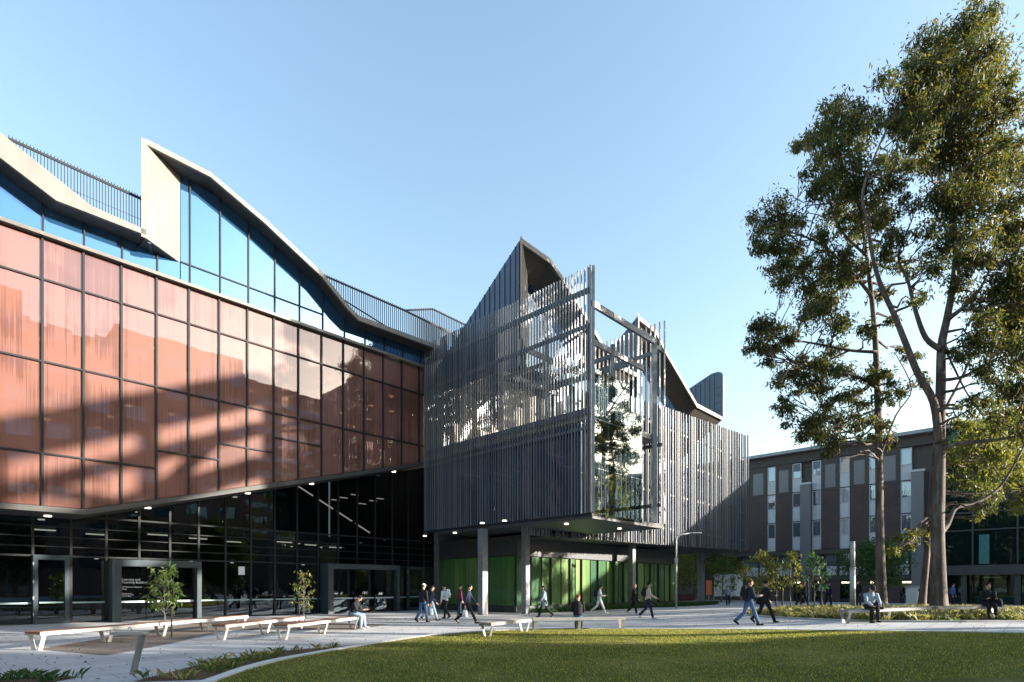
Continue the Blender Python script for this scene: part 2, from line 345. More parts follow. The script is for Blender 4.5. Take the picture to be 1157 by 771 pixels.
def patch(name, poly, dz, m, kind='structure'):
    bm = bmesh.new(); vs_ = [bm.verts.new((p.x, p.y, 0)) for p in dense(poly)]
    bm.faces.new(vs_); bmesh.ops.triangulate(bm, faces=bm.faces)
    x0, x1 = min(p[0] for p in poly), max(p[0] for p in poly); y0, y1 = min(p[1] for p in poly), max(p[1] for p in poly)
    for k in range(int(x0), int(x1)+1):
        bmesh.ops.bisect_plane(bm, geom=bm.verts[:]+bm.edges[:]+bm.faces[:], plane_co=(k,0,0), plane_no=(1,0,0))
    for k in range(int(y0), int(y1)+1):
        bmesh.ops.bisect_plane(bm, geom=bm.verts[:]+bm.edges[:]+bm.faces[:], plane_co=(0,k,0), plane_no=(0,1,0))
    mb = MB(); bm.verts.ensure_lookup_table()
    mb.add([(v.co.x, v.co.y, gz(v.co.x, v.co.y)+dz) for v in bm.verts], [tuple(v.index for v in f.verts) for f in bm.faces]); bm.free()
    o = mb.build(name, m, kind=kind, recalc=False)
    for p in o.data.polygons:
        if p.normal.z < 0: p.flip()
    return o
lawn_px = [(240,771),(300,752),(345,742),(420,728.5),(500,716.5),(600,711.5),(700,711),(800,711.5),(900,712.5),(1000,714),(1080,715),(1157,716.5)]
lawn = [G(u,v).to_2d() for u,v in lawn_px] + [Vector((20,12.5)), Vector((26,6)), Vector((10,1)), Vector((-2,1)), Vector((-5.2,4))]
lawn_s = smooth_poly(lawn, 2)
patch('lawn', lawn_s, .02, M['lawn'])
def strip(name, line, wd, h, m, kind='structure'):
    line = dense(line, .5, False); mb = MB(); vs_, fs_ = [], []
    for i, p in enumerate(line):
        d = (line[min(i+1,len(line)-1)]-line[max(i-1,0)]).normalized(); nrm = Vector((-d.y, d.x))
        for sd_, zz in ((-.5,-.05),(-.5,h),(.5,h),(.5,-.05)):
            q = p + nrm*wd*sd_; vs_.append((q.x, q.y, gz(q.x,q.y)+zz))
    for i in range(len(line)-1):
        for k in range(3): fs_.append((i*4+k, i*4+k+1, i*4+4+k+1, i*4+4+k))
    return mb.add(vs_, fs_).build(name, m, kind=kind)
kerbline = smooth_poly([G(u,v).to_2d() for u,v in [(228,775),(290,752),(340,742),(420,728.5),(500,716.5),(600,711.5),(700,711),(800,711.5),(900,712.5),(1000,714),(1080,715),(1157,716.5)]], 2, False)
strip('lawn_kerb', kerbline, .22, .05, M['kerb'])
bedR = [G(u,v).to_2d() for u,v in [(838,695),(880,698),(950,701.5),(1050,703),(1157,702.5)]] + [Vector((24,20.5)), Vector((27,24)), Vector((24,32))] + [G(u,v).to_2d() for u,v in [(1050,687.5),(960,688.5),(890,689),(850,692)]]
bedR = smooth_poly(bedR, 1); patch('garden_bed', bedR, .012, M['mulch'])
strip('bed_edging', smooth_poly([G(u,v).to_2d() for u,v in [(838,695.5),(880,698.5),(950,702.2),(1050,703.7),(1157,703)]], 2, False), .14, .06, M['slab'])
bedL = [G(u,v).to_2d() for u,v in [(150,771),(235,768),(290,750),(340,740.5),(405,729),(330,735),(290,740),(240,748)]]
patch('garden_bed', bedL, .012, M['mulch'])
bedC = [G(u,v).to_2d() for u,v in [(-60,775),(60,771),(88,766),(75,764),(0,767),(-60,768)]]
patch('garden_bed', bedC, .012, M['mulch'])
bedG = [B(26,23.3,0).to_2d(), B(26,22.6,0).to_2d(), B(38,20.6,0).to_2d(), B(49,21.8,0).to_2d(), B(52.5,23.2,0).to_2d()]
patch('garden_bed', bedG, .012, M['mulch'])
patch('gravel_strip', [G(u,v).to_2d() for u,v in [(44,734),(120,741),(190,728),(260,712),(400,712),(440,706),(330,703),(290,698),(200,707)]], .008, M['darkpave'])
# grass blades
def blades(name, pts, h, wd, m, lean=.5, clump=1, label=None, parent=None):
    n = len(pts); pts = np.asarray(pts, float)
    ang = RNG.uniform(0, 2*math.pi, n); hh = RNG.uniform(.5, 1.2, n)*h; ww = RNG.uniform(.6, 1.3, n)*wd; le = RNG.uniform(0, lean, n)
    dx, dy = np.cos(ang), np.sin(ang); sx, sy = -dy, dx
    V = np.zeros((n, 4, 3))
    V[:,0] = pts + np.stack([sx*ww/2, sy*ww/2, 0*ww], 1); V[:,1] = pts - np.stack([sx*ww/2, sy*ww/2, 0*ww], 1)
    mid = pts + np.stack([dx*le*hh*.4, dy*le*hh*.4, hh*.6], 1)
    V[:,2] = mid - np.stack([sx*ww/3, sy*ww/3, 0*ww], 1)
    V[:,3] = pts + np.stack([dx*le*hh, dy*le*hh, hh*(1-.3*le)], 1)
    return quads(name, V.reshape(-1,3), m, parent)
def quads(name, V, m, parent=None):
    n = len(V)//4; me = bpy.data.meshes.new(name)
    Mx = WM[parent.name] if parent is not None else Matrix.Identity(4)
    Mi = np.array(Mx.inverted()); V = V @ Mi[:3,:3].T + Mi[:3,3]
    me.vertices.add(n*4); me.vertices.foreach_set('co', V.astype(np.float32).ravel())
    me.loops.add(n*4); me.loops.foreach_set('vertex_index', np.arange(n*4, dtype=np.int32))
    me.polygons.add(n); me.polygons.foreach_set('loop_start', np.arange(0, n*4, 4, dtype=np.int32))
    me.update(calc_edges=True); me.materials.append(m)
    o = bpy.data.objects.new(name, me); COL.objects.link(o)
    if parent is not None: o.parent = parent
    WM[o.name] = Mx
    return o
def scatter(poly, n, dz=.01, ylo=None, bias=0):
    x0, x1 = min(p[0] for p in poly), max(p[0] for p in poly); y0, y1 = min(p[1] for p in poly), max(p[1] for p in poly)
    out = []; tries = 0
    while len(out) < n and tries < n*30:
        tries += 1
        x, y = random.uniform(x0, x1), y0 + (y1-y0)*(random.random()**(1+bias))
        if ylo and y < ylo: continue
        if abs(x/y) > .97: continue
        if inpoly(poly, x, y): out.append((x, y, gz(x,y)+dz))
    return out
tag(blades('lawn_grass', scatter(lawn_s, 90000, .015, 9.0, .5), .045, .013, M['grass'], .9), kind='stuff')
def tufts(name, poly, n, per, h, spread, m, wd=.02):
    pts = []
    for x, y, z in scatter(poly, n, .005):
        k = random.randint(per//2, per)
        for _ in range(k): pts.append((x+random.gauss(0,spread), y+random.gauss(0,spread), z))
    return tag(blades(name, pts, h, wd, m, 1.1), kind='stuff')
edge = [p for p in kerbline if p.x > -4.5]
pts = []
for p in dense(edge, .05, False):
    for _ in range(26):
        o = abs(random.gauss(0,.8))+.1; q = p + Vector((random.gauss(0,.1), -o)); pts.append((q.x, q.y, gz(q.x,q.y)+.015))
tag(blades('dry_sunlit_lawn_grass', pts, .045, .016, M['straw'], 1.0), kind='stuff')  # dry edge grass; its yellow also stands in for the sunlit strip
tag(blades('fallen_leaves', scatter([Vector((-13,9)),Vector((14,9)),Vector((16,30)),Vector((-9,30))], 900, .016), .035, .05, M['mulch'], 2.4), kind='stuff')
tufts('ground_cover', [p for p in bedR], 520, 26, .30, .10, M['straw'], .03)
tufts('ground_cover', [p for p in bedR], 260, 24, .22, .12, M['leafB'], .035)
tufts('ground_cover', bedL, 26, 22, .2, .07, M['straw'], .012)
tufts('ground_cover', bedL, 12, 22, .2, .07, M['leafB'], .012)
tufts('ground_cover', bedC, 18, 20, .2, .07, M['leafD'], .014)
tufts('ground_cover', bedG, 420, 30, .35, .12, M['leafD'], .05)
tufts('leaf_litter', bedR, 500, 6, .05, .15, M['mulch'], .08)
# ------------------------------------------------------------------ main building
bld = empty('university_building', B(12, 29, 0), ROTB, 'large angular university building with copper glass facade, folded roof and slatted screens', 'building')
TC = 29.0
SK = [3.24+1.316*k for k in range(-4, 15)]          # mullion positions
def botz(s): return 4.8 if s < 4.6 else 4.8 + (s-4.6)*(9.47-4.8)/(21.8-4.6)
def r3(s): return 6.9 if s < 7.2 else 7.7 if s < 9.8 else 8.5 if s < 12.5 else 9.3 if s < 15.1 else None
TOPZ, R1, R2 = 15.48, 13.82, 10.55
def panel(s0, s1, zb0, zb1, zt_, t0, t1, m, name, par=bld):
    mb = MB(); j = (lambda: random.uniform(-.0045,.0045)) if name in ('copper_panel','window_pane','glazing_panel') else (lambda: 0)
    jj = [j(), j(), j()]; jj.append(jj[0]+jj[2]-jj[1])
    a = [B(s0,t0,zb0), B(s1,t0,zb1), B(s1,t0,zt_ if not isinstance(zt_, tuple) else zt_[1]), B(s0,t0,zt_ if not isinstance(zt_, tuple) else zt_[0])]
    a = [p+D2*q for p, q in zip(a, jj)]
    return mb.prism(a, D2*(t1-t0)).build(name, m, par)
grid = MB()
SE = SK + [22.05]
for i in range(len(SE)-1):
    s0, s1 = SE[i]+.02, SE[i+1]-.02
    if s1-s0 < .2: continue
    mid = (s0+s1)/2; q3 = r3(mid)
    rows = [TOPZ-.05, R1, R2] + ([q3] if q3 else [])
    for j in range(len(rows)):
        last = j == len(rows)-1
        b0, b1 = (botz(s0), botz(s1)) if last else (rows[j+1], rows[j+1])
        panel(s0, s1, b0+.03, b1+.03, rows[j]-.03, TC, TC+.04, M['copper'], 'copper_panel')
    for z in rows[1:]: grid.bst(SE[i], SE[i+1], TC-.07, TC+.06, z-.035, z+.035)
for s in SE[:-1]: grid.bst(s-.04, s+.04, TC-.075, TC+.065, botz(s)-.05, TOPZ+.03)
grid.build('mullion_grid', M['black'], bld)
MB().bst(SK[0], 22.0, TC-.26, TC+.3, TOPZ, TOPZ+.14).build('parapet_ledge', M['bronze'], bld)
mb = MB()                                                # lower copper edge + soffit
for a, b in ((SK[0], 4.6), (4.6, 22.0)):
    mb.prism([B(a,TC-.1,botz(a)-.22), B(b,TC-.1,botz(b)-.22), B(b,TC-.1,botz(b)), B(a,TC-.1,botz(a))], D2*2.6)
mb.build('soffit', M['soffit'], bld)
TG = 31.3
# roof profile (lower edge of the fascia) and clerestory
def lerpprof(prof, s):
    for (a, za), (b, zb) in zip(prof, prof[1:]):
        if a <= s <= b: return za + (zb-za)*(s-a)/(b-a)
    return prof[0][1] if s < prof[0][0] else prof[-1][1]
roofA = [(-6,20.6),(1.86,16.85),(3.42,16.1),(6.33,16.1)]
topA = [(-6,21.6),(1.86,17.75),(4.5,16.42),(6.33,16.32)]
roofB = [(6.33,19.85),(8.8,19.8),(11.2,18.85),(14.1,17.45),(15.5,16.35),(16.2,15.95),(22.0,16.05)]
topB = [(6.33,20.08),(8.8,20.02),(11.2,19.1),(14.1,17.7),(15.5,16.62),(16.2,16.22),(22.0,16.3)]
def roof(lo, hi, tf, tb, name='roof', shear=0, drop=0):
    dp = tb-tf; EX = D2*dp + D1*shear*dp - Vector((0,0,drop))
    ss = sorted(set([a for a,_ in lo]+[a for a,_ in hi]))
    r = MB(); f = MB(); so_ = MB()
    for a, b in zip(ss, ss[1:]):
        l0, l1, h0, h1 = lerpprof(lo,a), lerpprof(lo,b), lerpprof(hi,a), lerpprof(hi,b)
        f.prism([B(a,tf,l0), B(b,tf,l1), B(b,tf,h1), B(a,tf,h0)], D2*.14)
        r.prism([B(a,tf+.14,l0+.12), B(b,tf+.14,l1+.12), B(b,tf+.14,h1-.012), B(a,tf+.14,h0-.012)], EX)
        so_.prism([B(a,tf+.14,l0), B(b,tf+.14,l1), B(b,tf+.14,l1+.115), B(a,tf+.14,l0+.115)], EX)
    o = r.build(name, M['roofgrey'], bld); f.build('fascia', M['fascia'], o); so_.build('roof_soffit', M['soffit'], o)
    return o
TR, TCL = 27.9, 28.85
KR = TR/27.0
roofA, topA, roofB, topB = [[(a*KR, EYE+(z-EYE)*KR) for a, z in q] for q in (roofA, topA, roofB, topB)]
FS = roofB[0][0]
roof(roofA, topA, TR, 46); roof(roofB, topB, TR, 46, shear=.32)
# white fin between the two roofs (slanting in plan from the fascia back to the glass)
MB().prism([B(FS,TR+.0,16.46), B(8.11,TCL+.02,16.45), B(8.11,TCL+.02,20.45), B(FS,TR+.0,20.66)], (-.18*D1.x, -.18*D1.y, 0)).build('roof_fin', M['fascia'], bld)
MB().prism([B(FS+.1,TR+.2,16.4), B(FS+.1+.32*17,45,16.4), B(FS+.1+.32*17,45,20.5), B(FS+.1,TR+.2,20.5)], D1*.12).build('roof_end_wall', M['seam'], bld)
MB().prism([B(FS-.03,TR+.02,16.5), B(8.2,TCL+.1,16.42), B(FS-.03,TCL+.1,16.5)], (0,0,.05)).build('fin_soffit', M['soffit'], bld)
for i in range(len(SK)):
    cm = MB()
    s0 = SK[i]; s1 = SK[i+1] if i+1 < len(SK) else 22.0
    z0b = 15.62; segs = [(s0, s1)]
    if s0 < 8.11 < s1: segs = [(s0, 8.11), (8.11, s1)]
    for a, b in segs:
        pr = roofA if b <= 8.12 else roofB
        if pr is roofA: za, zb = lerpprof(roofA, a), lerpprof(roofA, b)
        else: za, zb = lerpprof(roofB, a-.3), lerpprof(roofB, b-.3)
        if pr is roofB and a > 8.1:
            if min(za, zb) > 16.9:
                panel(a+.02, b-.02, z0b, z0b, 16.45, TCL, TCL+.03, M['clere'], 'window_pane')
                panel(a+.02, b-.02, 16.51, 16.51, (za+.02, zb+.02), TCL, TCL+.03, M['clere'], 'window_pane')
                cm.bst(a, b, TCL-.05, TCL+.05, 16.45, 16.51)
                continue
        panel(a+.02, b-.02, z0b, z0b, (za+.02, zb+.02), TCL, TCL+.03, M['clere'], 'window_pane')
    top = lerpprof(roofA, s0) if s0 < 8.11 else lerpprof(roofB, s0-.3)
    cm.bst(s0-.03, s0+.03, TCL-.06, TCL+.06, z0b, top+.05)
    cm.build('clerestory_mullion', M['black'], bld)
# interior behind the facades
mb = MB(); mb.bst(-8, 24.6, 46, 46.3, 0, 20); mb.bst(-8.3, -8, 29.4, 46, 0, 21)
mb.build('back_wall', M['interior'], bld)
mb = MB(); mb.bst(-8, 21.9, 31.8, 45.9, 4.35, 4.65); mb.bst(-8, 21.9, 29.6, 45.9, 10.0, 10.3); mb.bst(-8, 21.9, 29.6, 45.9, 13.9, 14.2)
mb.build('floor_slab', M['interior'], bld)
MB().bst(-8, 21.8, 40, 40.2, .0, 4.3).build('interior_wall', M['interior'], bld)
mb = MB(); mb.bst(8.4, 21.9, 33.5, 33.7, 15.7, 17.2)
for k in range(7): mb.bst(8.3+k*1.9, 9.0+k*1.9, 32, 32.4, 14.3, 17.4)
mb.build('blind_panel', M['white'], bld)
mb = MB(); mb2 = MB()
for k in range(-3, 11):
    for j, t in enumerate((30.6, 33.2, 36.0)):
        if random.random() < .65:
            s = 1.6+k*2.1+random.uniform(-.3,.3); mb.bst(s, s+.28, t, t+.28, 13.82, 13.88)
            if random.random() < .6: mb.bst(s+.3, s+.55, t, t+.25, 9.9, 9.95)
mb.build('ceiling_lights', M['led2'], bld)['label'] = 'warm downlights glimpsed behind the copper glass'
for k in range(9):
    s = 1.2+k*2.2
    MB().bst(s, s+.9, 33+(k%3), 33.08+(k%3), 4.22, 4.28).build('ceiling_light', M['led'], bld)
    MB().bst(s+.4, s+.55, 35.2, 35.35, 3.0, 3.08).build('ceiling_light', M['led'], bld)
for k in range(4):                                       # stair light strip
    a = Vector((15.0, 7.6, 0)).lerp(Vector((20.2, 5.0, 0)), k/4+.01); b = Vector((15.0, 7.6, 0)).lerp(Vector((20.2, 5.0, 0)), (k+.86)/4)
    MB().bar(B(a.x,32.0,a.y), B(b.x,32.0,b.y), .05, .07).build('light_strip', M['led'], bld)
for k in range(6):
    s = 18.2+.7*k; MB().bst(s, s+.55, 33.6+.2*(k%2), 33.66+.2*(k%2), 7.2+.25*(k%3), 7.25+.25*(k%3)).build('light_strip', M['led'], bld)
# ground-floor glazing
GS = [3.18+1.288*k for k in range(-7, 18)]
gm = MB(); rail = MB()
P1 = (5.55, 9.45); P2 = (16.15, 21.6); 
for i in range(len(GS)-1):
    a, b = GS[i], min(GS[i+1], 24.72)
    up = lambda s: max(4.8, botz(s)-.22-.0)
    if botz(b) > 4.9:
        panel(a+.02, b-.02, 4.74, 4.74, (up(a), up(b)), TG, TG+.03, M['recess' if a > 13 else 'gglass'], 'glazing_panel')
    panel(a+.02, b-.02, 2.96, 2.96, 4.68, TG, TG+.03, M['recess' if a > 17 else 'gglass'], 'glazing_panel')
    panel(a+.02, b-.02, .06, .06, 2.9, TG, TG+.03, M['gglass'], 'glazing_panel')
    for z in (2.93, 4.71): gm.bst(a, b, TG-.06, TG+.06, z-.04, z+.04)
    for z in (3.34, 3.76, 4.2): gm.bst(a, b, TG-.05, TG-.01, z-.022, z+.022)
    gm.bst(a-.045, a+.045, TG-.09, TG+.07, 0.0, up(a))
    rail.bst(a+.05, b-.05, TG-.025, TG-.006, .86, .93)
gm.bst(GS[0], 24.7, TG-.08, TG+.08, 0, .06)
gm.build('ground_mullions', M['black'], bld); rail.build('glass_band', M['rail'], bld)
def portal(s0, s1, t0, h, name='entrance_portal', fr=.34):
    mb = MB(); mb.bst(s0, s0+fr, t0, TG-.1, 0, h); mb.bst(s1-fr*.6, s1, t0, TG-.1, 0, h); mb.bst(s0+fr, s1-fr*.6, t0, TG-.1, h-.3, h)
    o = mb.build(name, M['teal'], bld, bevel=.01)
    for k in range(3):
        a = s0+fr + (s1-s0-1.6*fr)*k/3; b = s0+fr + (s1-s0-1.6*fr)*(k+1)/3
        g_ = panel(a+.015, b-.015, .05, .05, h-.32, t0+.35, t0+.37, M['gglass'], 'door_pane', o)
        MB().bst(a+.06, b-.06, t0+.32, t0+.345, .86, .95).build('push_bar', M['white'], o)
    MB().bst(s0+fr, s1-fr*.6, t0+.33, t0+.4, 0, .05).build('threshold', M['black'], o)
    return o
s0 = st(127, t=30.2)[0]; s1 = st(228, t=30.2)[0]
po = portal(s0, s1, 30.2, 2.82)
def text(body, s, t, z, size, par, name='lettering'):
    cu = bpy.data.curves.new(name, 'FONT'); cu.body = body; cu.size = size; cu.extrude = .002; cu.align_x = 'LEFT'; cu.space_line = .95
    cu.materials.append(M['text']); o = bpy.data.objects.new(name, cu); COL.objects.link(o)
    W = Matrix.Translation(B(s,t,z)) @ Matrix.Rotation(ROTB, 4, 'Z') @ Matrix.Rotation(R(90), 4, 'X')
    dg = bpy.context.evaluated_depsgraph_get(); dg.update()
    me = bpy.data.meshes.new_from_object(o.evaluated_get(dg)); bpy.data.objects.remove(o)
    o = bpy.data.objects.new(name, me); COL.objects.link(o)
    o.parent = par; o.matrix_basis = WM[par.name].inverted() @ W
    return o
text('Learning and\nTeaching Building', s0+.42, 30.54, 1.88, .14, po)
text('19 Ancora Imparo\nWay', s0+.42, 30.54, 1.55, .105, po)
text('Opening hours\nMonday to Friday\n7am to 10pm', s0+.42, 30.54, 1.27, .065, po)
s0 = st(371, t=30.2)[0]; s1 = st(452, t=30.2)[0]; portal(s0, s1, 30.2, 2.95)
def sdoor(u0, u1):
    s0, s1 = st(u0, t=TG-.1)[0], st(u1, t=TG-.1)[0]; mb = MB()
    mb.bst(s0, s0+.16, TG-.25, TG-.1, 0, 2.95); mb.bst(s1-.16, s1, TG-.25, TG-.1, 0, 2.95); mb.bst(s0+.16, s1-.16, TG-.25, TG-.1, 2.75, 2.95); mb.bst(s0+.16, s1-.16, TG-.25, TG-.1, 0, .22)
    o = mb.build('side_door', M['teal'], bld); panel(s0+.17, s1-.17, .22, .22, 2.75, TG-.18, TG-.16, M['gglass'], 'door_pane', o)
    for z in (.35, 1.05, 1.75, 2.5): MB().bst(s0-.02, s0+.03, TG-.30, TG-.25, z, z+.14).build('hinge', M['steel'], o)
    MB().bst(s0+.2, s1-.2, TG-.21, TG-.19, .88, .95).build('push_bar', M['rail'], o)
sdoor(37, 78); sdoor(459, 478)
s, t, z = zt(273, 645, t=TG-.03); MB().bst(s-.16, s+.16, TG-.03, TG-.02, z-.22, z+.22).build('poster', M['whiteplastic'], bld)
s, t, z = zt(383, 660, t=34.0); MB().bst(s-.5, s+.5, 34.0, 34.05, z-.5, z+.5).build('notice_board', M['orange'], bld)
for q in (4.2, 9.4, 14.6, 19.8): MB().bst(q-.2, q+.2, 34.4, 34.8, 0, 4.3).build('interior_column', M['steel'], bld)
MB().bst(10.2, 13.8, 36, 36.7, 0, 1.1).build('reception_counter', M['timber'], bld)
# soffit downlights
def downlight(s, t, z, r=.13, par=bld):
    c = B(s,t,z); MB().tube([c+Vector((0,0,-.03)), c+Vector((0,0,.02))], r, 12).build('downlight', M['dl'], par)
for u in (54, 167, 280, 352, 445):
    s, t, _ = st(u, t=30.4); downlight(s, t, botz(s)-.235)
# railings
def railing(pts, h, name='roof_railing', sp=.13):
    mb = MB(); tb = MB()
    for a, b in zip(pts, pts[1:]):
        a, b = Vector(a), Vector(b); n = max(1, int((b-a).length/sp))
        for k in range(n+1):
            p = a.lerp(b, k/n); mb.bar(p, p+Vector((0,0,h+.12)), .022, .03)
        tb.bar(a+Vector((0,0,h)), b+Vector((0,0,h)), .05, .07); tb.bar(a+Vector((0,0,.08)), b+Vector((0,0,.08)), .04, .05)
    o = mb.build(name, M['black'], bld); tb.build('top_rail', M['black'], o)
railing([B(1.7,28.2,17.65), B(6.1,28.2,16.35)], 1.75) if False else None
def railpx(px, t, h0):
    pts = []
    for u, v in px:
        s, tt, z = zt(u, v, t=t); pts.append((s, tt, z))
    return pts
rA = railpx([(10,157),(162,226)], 28.4, 0)
mb = MB(); tb = MB()
n = 42
for k in range(n+1):
    s = rA[0][0] + (rA[1][0]-rA[0][0])*k/n; zt_ = rA[0][2] + (rA[1][2]-rA[0][2])*k/n
    mb.bst(s-.012, s+.012, 28.4, 28.44, lerpprof(topA, s)-.05, zt_+.14)
tb.bar(B(*rA[0]), B(*rA[1]), .05, .1); tb.bar(B(rA[0][0],28.4,rA[0][2]-.9), B(rA[1][0],28.4,rA[1][2]-.9), .012, .012)
o = mb.build('roof_railing', M['black'], bld); tb.build('top_rail', M['black'], o)
rB = railpx([(367,312),(457,351),(520,382)], 28.7, 0)
mb = MB(); tb = MB(); gl = MB()
for (a, b) in zip(rB, rB[1:]):
    n = int((b[0]-a[0])/.14)
    for k in range(n+1):
        s = a[0]+(b[0]-a[0])*k/n; z = a[2]+(b[2]-a[2])*k/n; mb.bst(s-.014, s+.014, 28.7, 28.74, lerpprof(topB, s)-.05, z+.12)
    tb.bar(B(*a), B(*b), .06, .09); tb.bar(B(a[0],28.7,lerpprof(topB,a[0])+.1), B(b[0],28.7,lerpprof(topB,b[0])+.1), .05, .06)
o = mb.build('roof_railing', M['black'], bld); tb.build('top_rail', M['black'], o)
rC = railpx([(457,351),(489,349.5),(527,368)], 30.5, 0)
mb = MB(); tb = MB()
for (a, b) in zip(rC, rC[1:]):
    n = max(2, int((b[0]-a[0])/.15))
    for k in range(n+1):
        s = a[0]+(b[0]-a[0])*k/n; z = a[2]+(b[2]-a[2])*k/n; mb.bst(s-.016, s+.016, 30.5, 30.54, 16.3, z+.1)
    tb.bar(B(*a), B(*b), .06, .09)
o = mb.build('roof_railing', M['matte'], bld); tb.build('top_rail', M['matte'], o)
# ---- slatted box
SB, TB, ZB, ZT = 22.05, 15.9, 5.15, 16.95
SB2 = 28.9
def slats_t(s, t0, t1, z0, z1, sp, dep, name='slat_screen'):
    mb = MB(); t = t0
    while t < t1:
        wd = random.choice((.03,.035,.04)); mb.bst(s-dep/2, s+dep/2, t, t+wd, z0, z1+random.uniform(-.01,.025)); t += sp*random.choice((.9,1,1,1,1.1))
    return mb.build(name, M['slat'], bld)
def slats_s(t, s0, s1, zf0, zf1, sp, dep, name='slat_screen'):
    mb = MB(); s = s0
    while s < s1:
        wd = random.choice((.045,.06,.07,.09)); q = [(s,t-dep/2),(s+wd,t-dep/2),(s+wd,t+dep/2),(s,t+dep/2)]
        mb.hexa([B(a,b,zf0(s)) for a,b in q], [B(a,b,zf1(s)+random.uniform(-.03,.10)) for a,b in q]); s += sp*random.choice((.6,.8,1,1,1.2,1.5))
    return mb.build(name, M['slat'], bld)
slats_t(SB, TB, 29.0, ZB, ZT, .19, .085)
slats_t(SB2, TB-.1, 27, 5.15, 16.6, .30, .14)
fr = MB()
fr.bar(B(SB+.14,TB,15.9), B(SB+.14,29,15.9), .12, .26); fr.bar(B(SB+.14,TB,14.2), B(SB+.14,29,14.2), .10, .2); fr.bar(B(SB+.14,TB,10.1), B(SB+.14,29,10.1), .12, .3)
fr.bar(B(SB+.14,TB,9.3), B(SB+.14,29,9.3), .08, .12)
fr.bar(B(SB,TB+.02,15.15), B(28.1,TB+.02,15.15), .16, .3)
fr.bar(B(SB+.1,TB+.05,ZB), B(SB+.1,TB+.05,ZT), .22, .24); fr.bar(B(28.0,TB+.05,ZB), B(28.0,TB+.05,15.1), .28, .26)
fr.bar(B(28.72,TB,14.9), B(28.72,27,14.9), .1, .2); fr.bar(B(28.72,TB,9.6), B(28.72,27,9.6), .1, .2); fr.bar(B(28.72,TB,6.2), B(28.72,27,6.2), .1, .2)
fr.bar(B(28.0,TB+.05,14.95), B(28.9,TB+.05,14.95), .12, .2)
fr.bar(B(25.6,TB+1.2,ZB), B(25.6,TB+1.2,14.6), .2, .2)
for t in (17.1, 20.2, 23.4, 26.5):
    fr.bar(B(SB+.2,t,14.2), B(28.7,t,14.2), .14, .28)
for s in (23.9, 25.6, 27.2):
    fr.bar(B(s,TB+1.2,14.0), B(s,27,14.0), .12, .22)
fr.bar(B(SB+.2,TB+.1,14.0), B(25.6,TB+3.5,14.0), .1, .14)
for t in (19.0, 22.2, 25.4): fr.bar(B(SB+.3,t,10.1), B(SB+.3,t,15.8), .16, .16)
fr.build('steel_frame', M['steel'], bld)
MB().bst(SB+.25, 28.6, TB+.15, 29.2, 9.75, 10.05).build('floor_slab', M['slab'], bld)
MB().bst(SB+.05, 28.9, TB+.0, 27.5, ZB-.28, ZB-.02).build('box_soffit', M['dark'], bld)
MB().bst(SB+.02, SB+.3, TB+.02, 29, ZB-.14, ZB-.005).build('bottom_channel', M['black'], bld)
MB().bst(22.3, 31, 29.25, 29.5, 10.1, 17.2).build('terrace_wall', M['inner'], bld)
mb = MB(); mb.bst(24.2, 28.4, 24.0, 24.2, 10.1, 14.1); mb.build('terrace_wall', M['inner'], bld)
for k in range(5):
    a, b = 15.95+k*2.6, 15.95+(k+1)*2.6
    MB().bst(SB+.42, SB+.45, a+.02, b-.02, ZB, 9.7).build('box_glazing', M['slatglass'], bld)
gx = [22.2, 23.5, 24.6, 25.35, 26.6]
for k in range(4):
    top = 12.1 if k < 3 else 10.75
    for z0, z1 in ((5.0, 7.3), (7.34, 9.7), (9.74, top)):
        MB().bst(gx[k]+.012, gx[k+1]-.012, TB-.02, TB+.01, z0, z1).build('box_glazing', M['boxglass'], bld)
mb = MB()
for k in range(6):
    for j in range(3): mb.bst(22.9+.02*k, 23.1, 16.8+k*2+j*.5, 17.3+k*2+j*.5, 8.6-.3*j, 8.63-.3*j)
mb = MB()
for i, (s, t, z, l) in enumerate([(23.4,27.5,8.9,2.2),(24.6,26,8.9,2.6),(25.6,24.4,8.9,2),(26.8,27.6,8.9,1.8),(24.2,22.6,8.9,1.7),(26.2,21.4,8.9,2.0),(23.6,20,8.9,1.6),(25,18.2,8.9,1.8)]):
    MB().bst(s, s+l, t, t+.06, z, z+.05).build('light_strip', M['led'], bld)
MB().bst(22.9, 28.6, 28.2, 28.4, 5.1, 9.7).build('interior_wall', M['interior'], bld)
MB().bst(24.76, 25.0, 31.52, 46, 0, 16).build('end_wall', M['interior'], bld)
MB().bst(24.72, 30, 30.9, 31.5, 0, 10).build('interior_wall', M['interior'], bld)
# ---- far slatted wing
TF = 21.0
def zb_far(s): return 4.53 + (s-26.5)*.0195
def zt_far(s): return 9.4 if s < 29.2 else 15.0 + (s-38.6)*.06
slats_s(TF, 22.7, 54.4, zb_far, zt_far, .36, .14)
fr = MB()
for z in (6.0, 8.6, 11.2, 13.6): fr.bar(B(29.2,TF+.2,z), B(54.3,TF+.2,z), .1, .16)
for s in (33, 37, 41, 45, 49, 53): fr.bar(B(s,TF+.25,4.9), B(s,TF+.25,14.6), .14, .14)
fr.build('steel_frame', M['steel'], bld)
mb = MB(); mb.bst(29.0, 53.9, TF+1.1, 31, 5.0, 11.8); mb.build('wing_wall', M['dark'], bld)
for k in range(12):
    a = 29.3+k*2.0; MB().bst(a+.03, a+1.97, TF+.98, TF+1.05, 9.2, 11.6).build('window_pane', M['win'], bld)
    MB().bst(a+.03, a+1.97, TF+.98, TF+1.05, 5.8, 8.6).build('window_pane', M['win'], bld)
mb = MB(); mb.prism([B(24.8,TF+.15,4.5), B(54.2,TF+.15,5.0), B(54.2,TF+.15,5.2), B(24.8,TF+.15,4.7)], D2*10); mb.build('soffit', M['soffit'], bld)
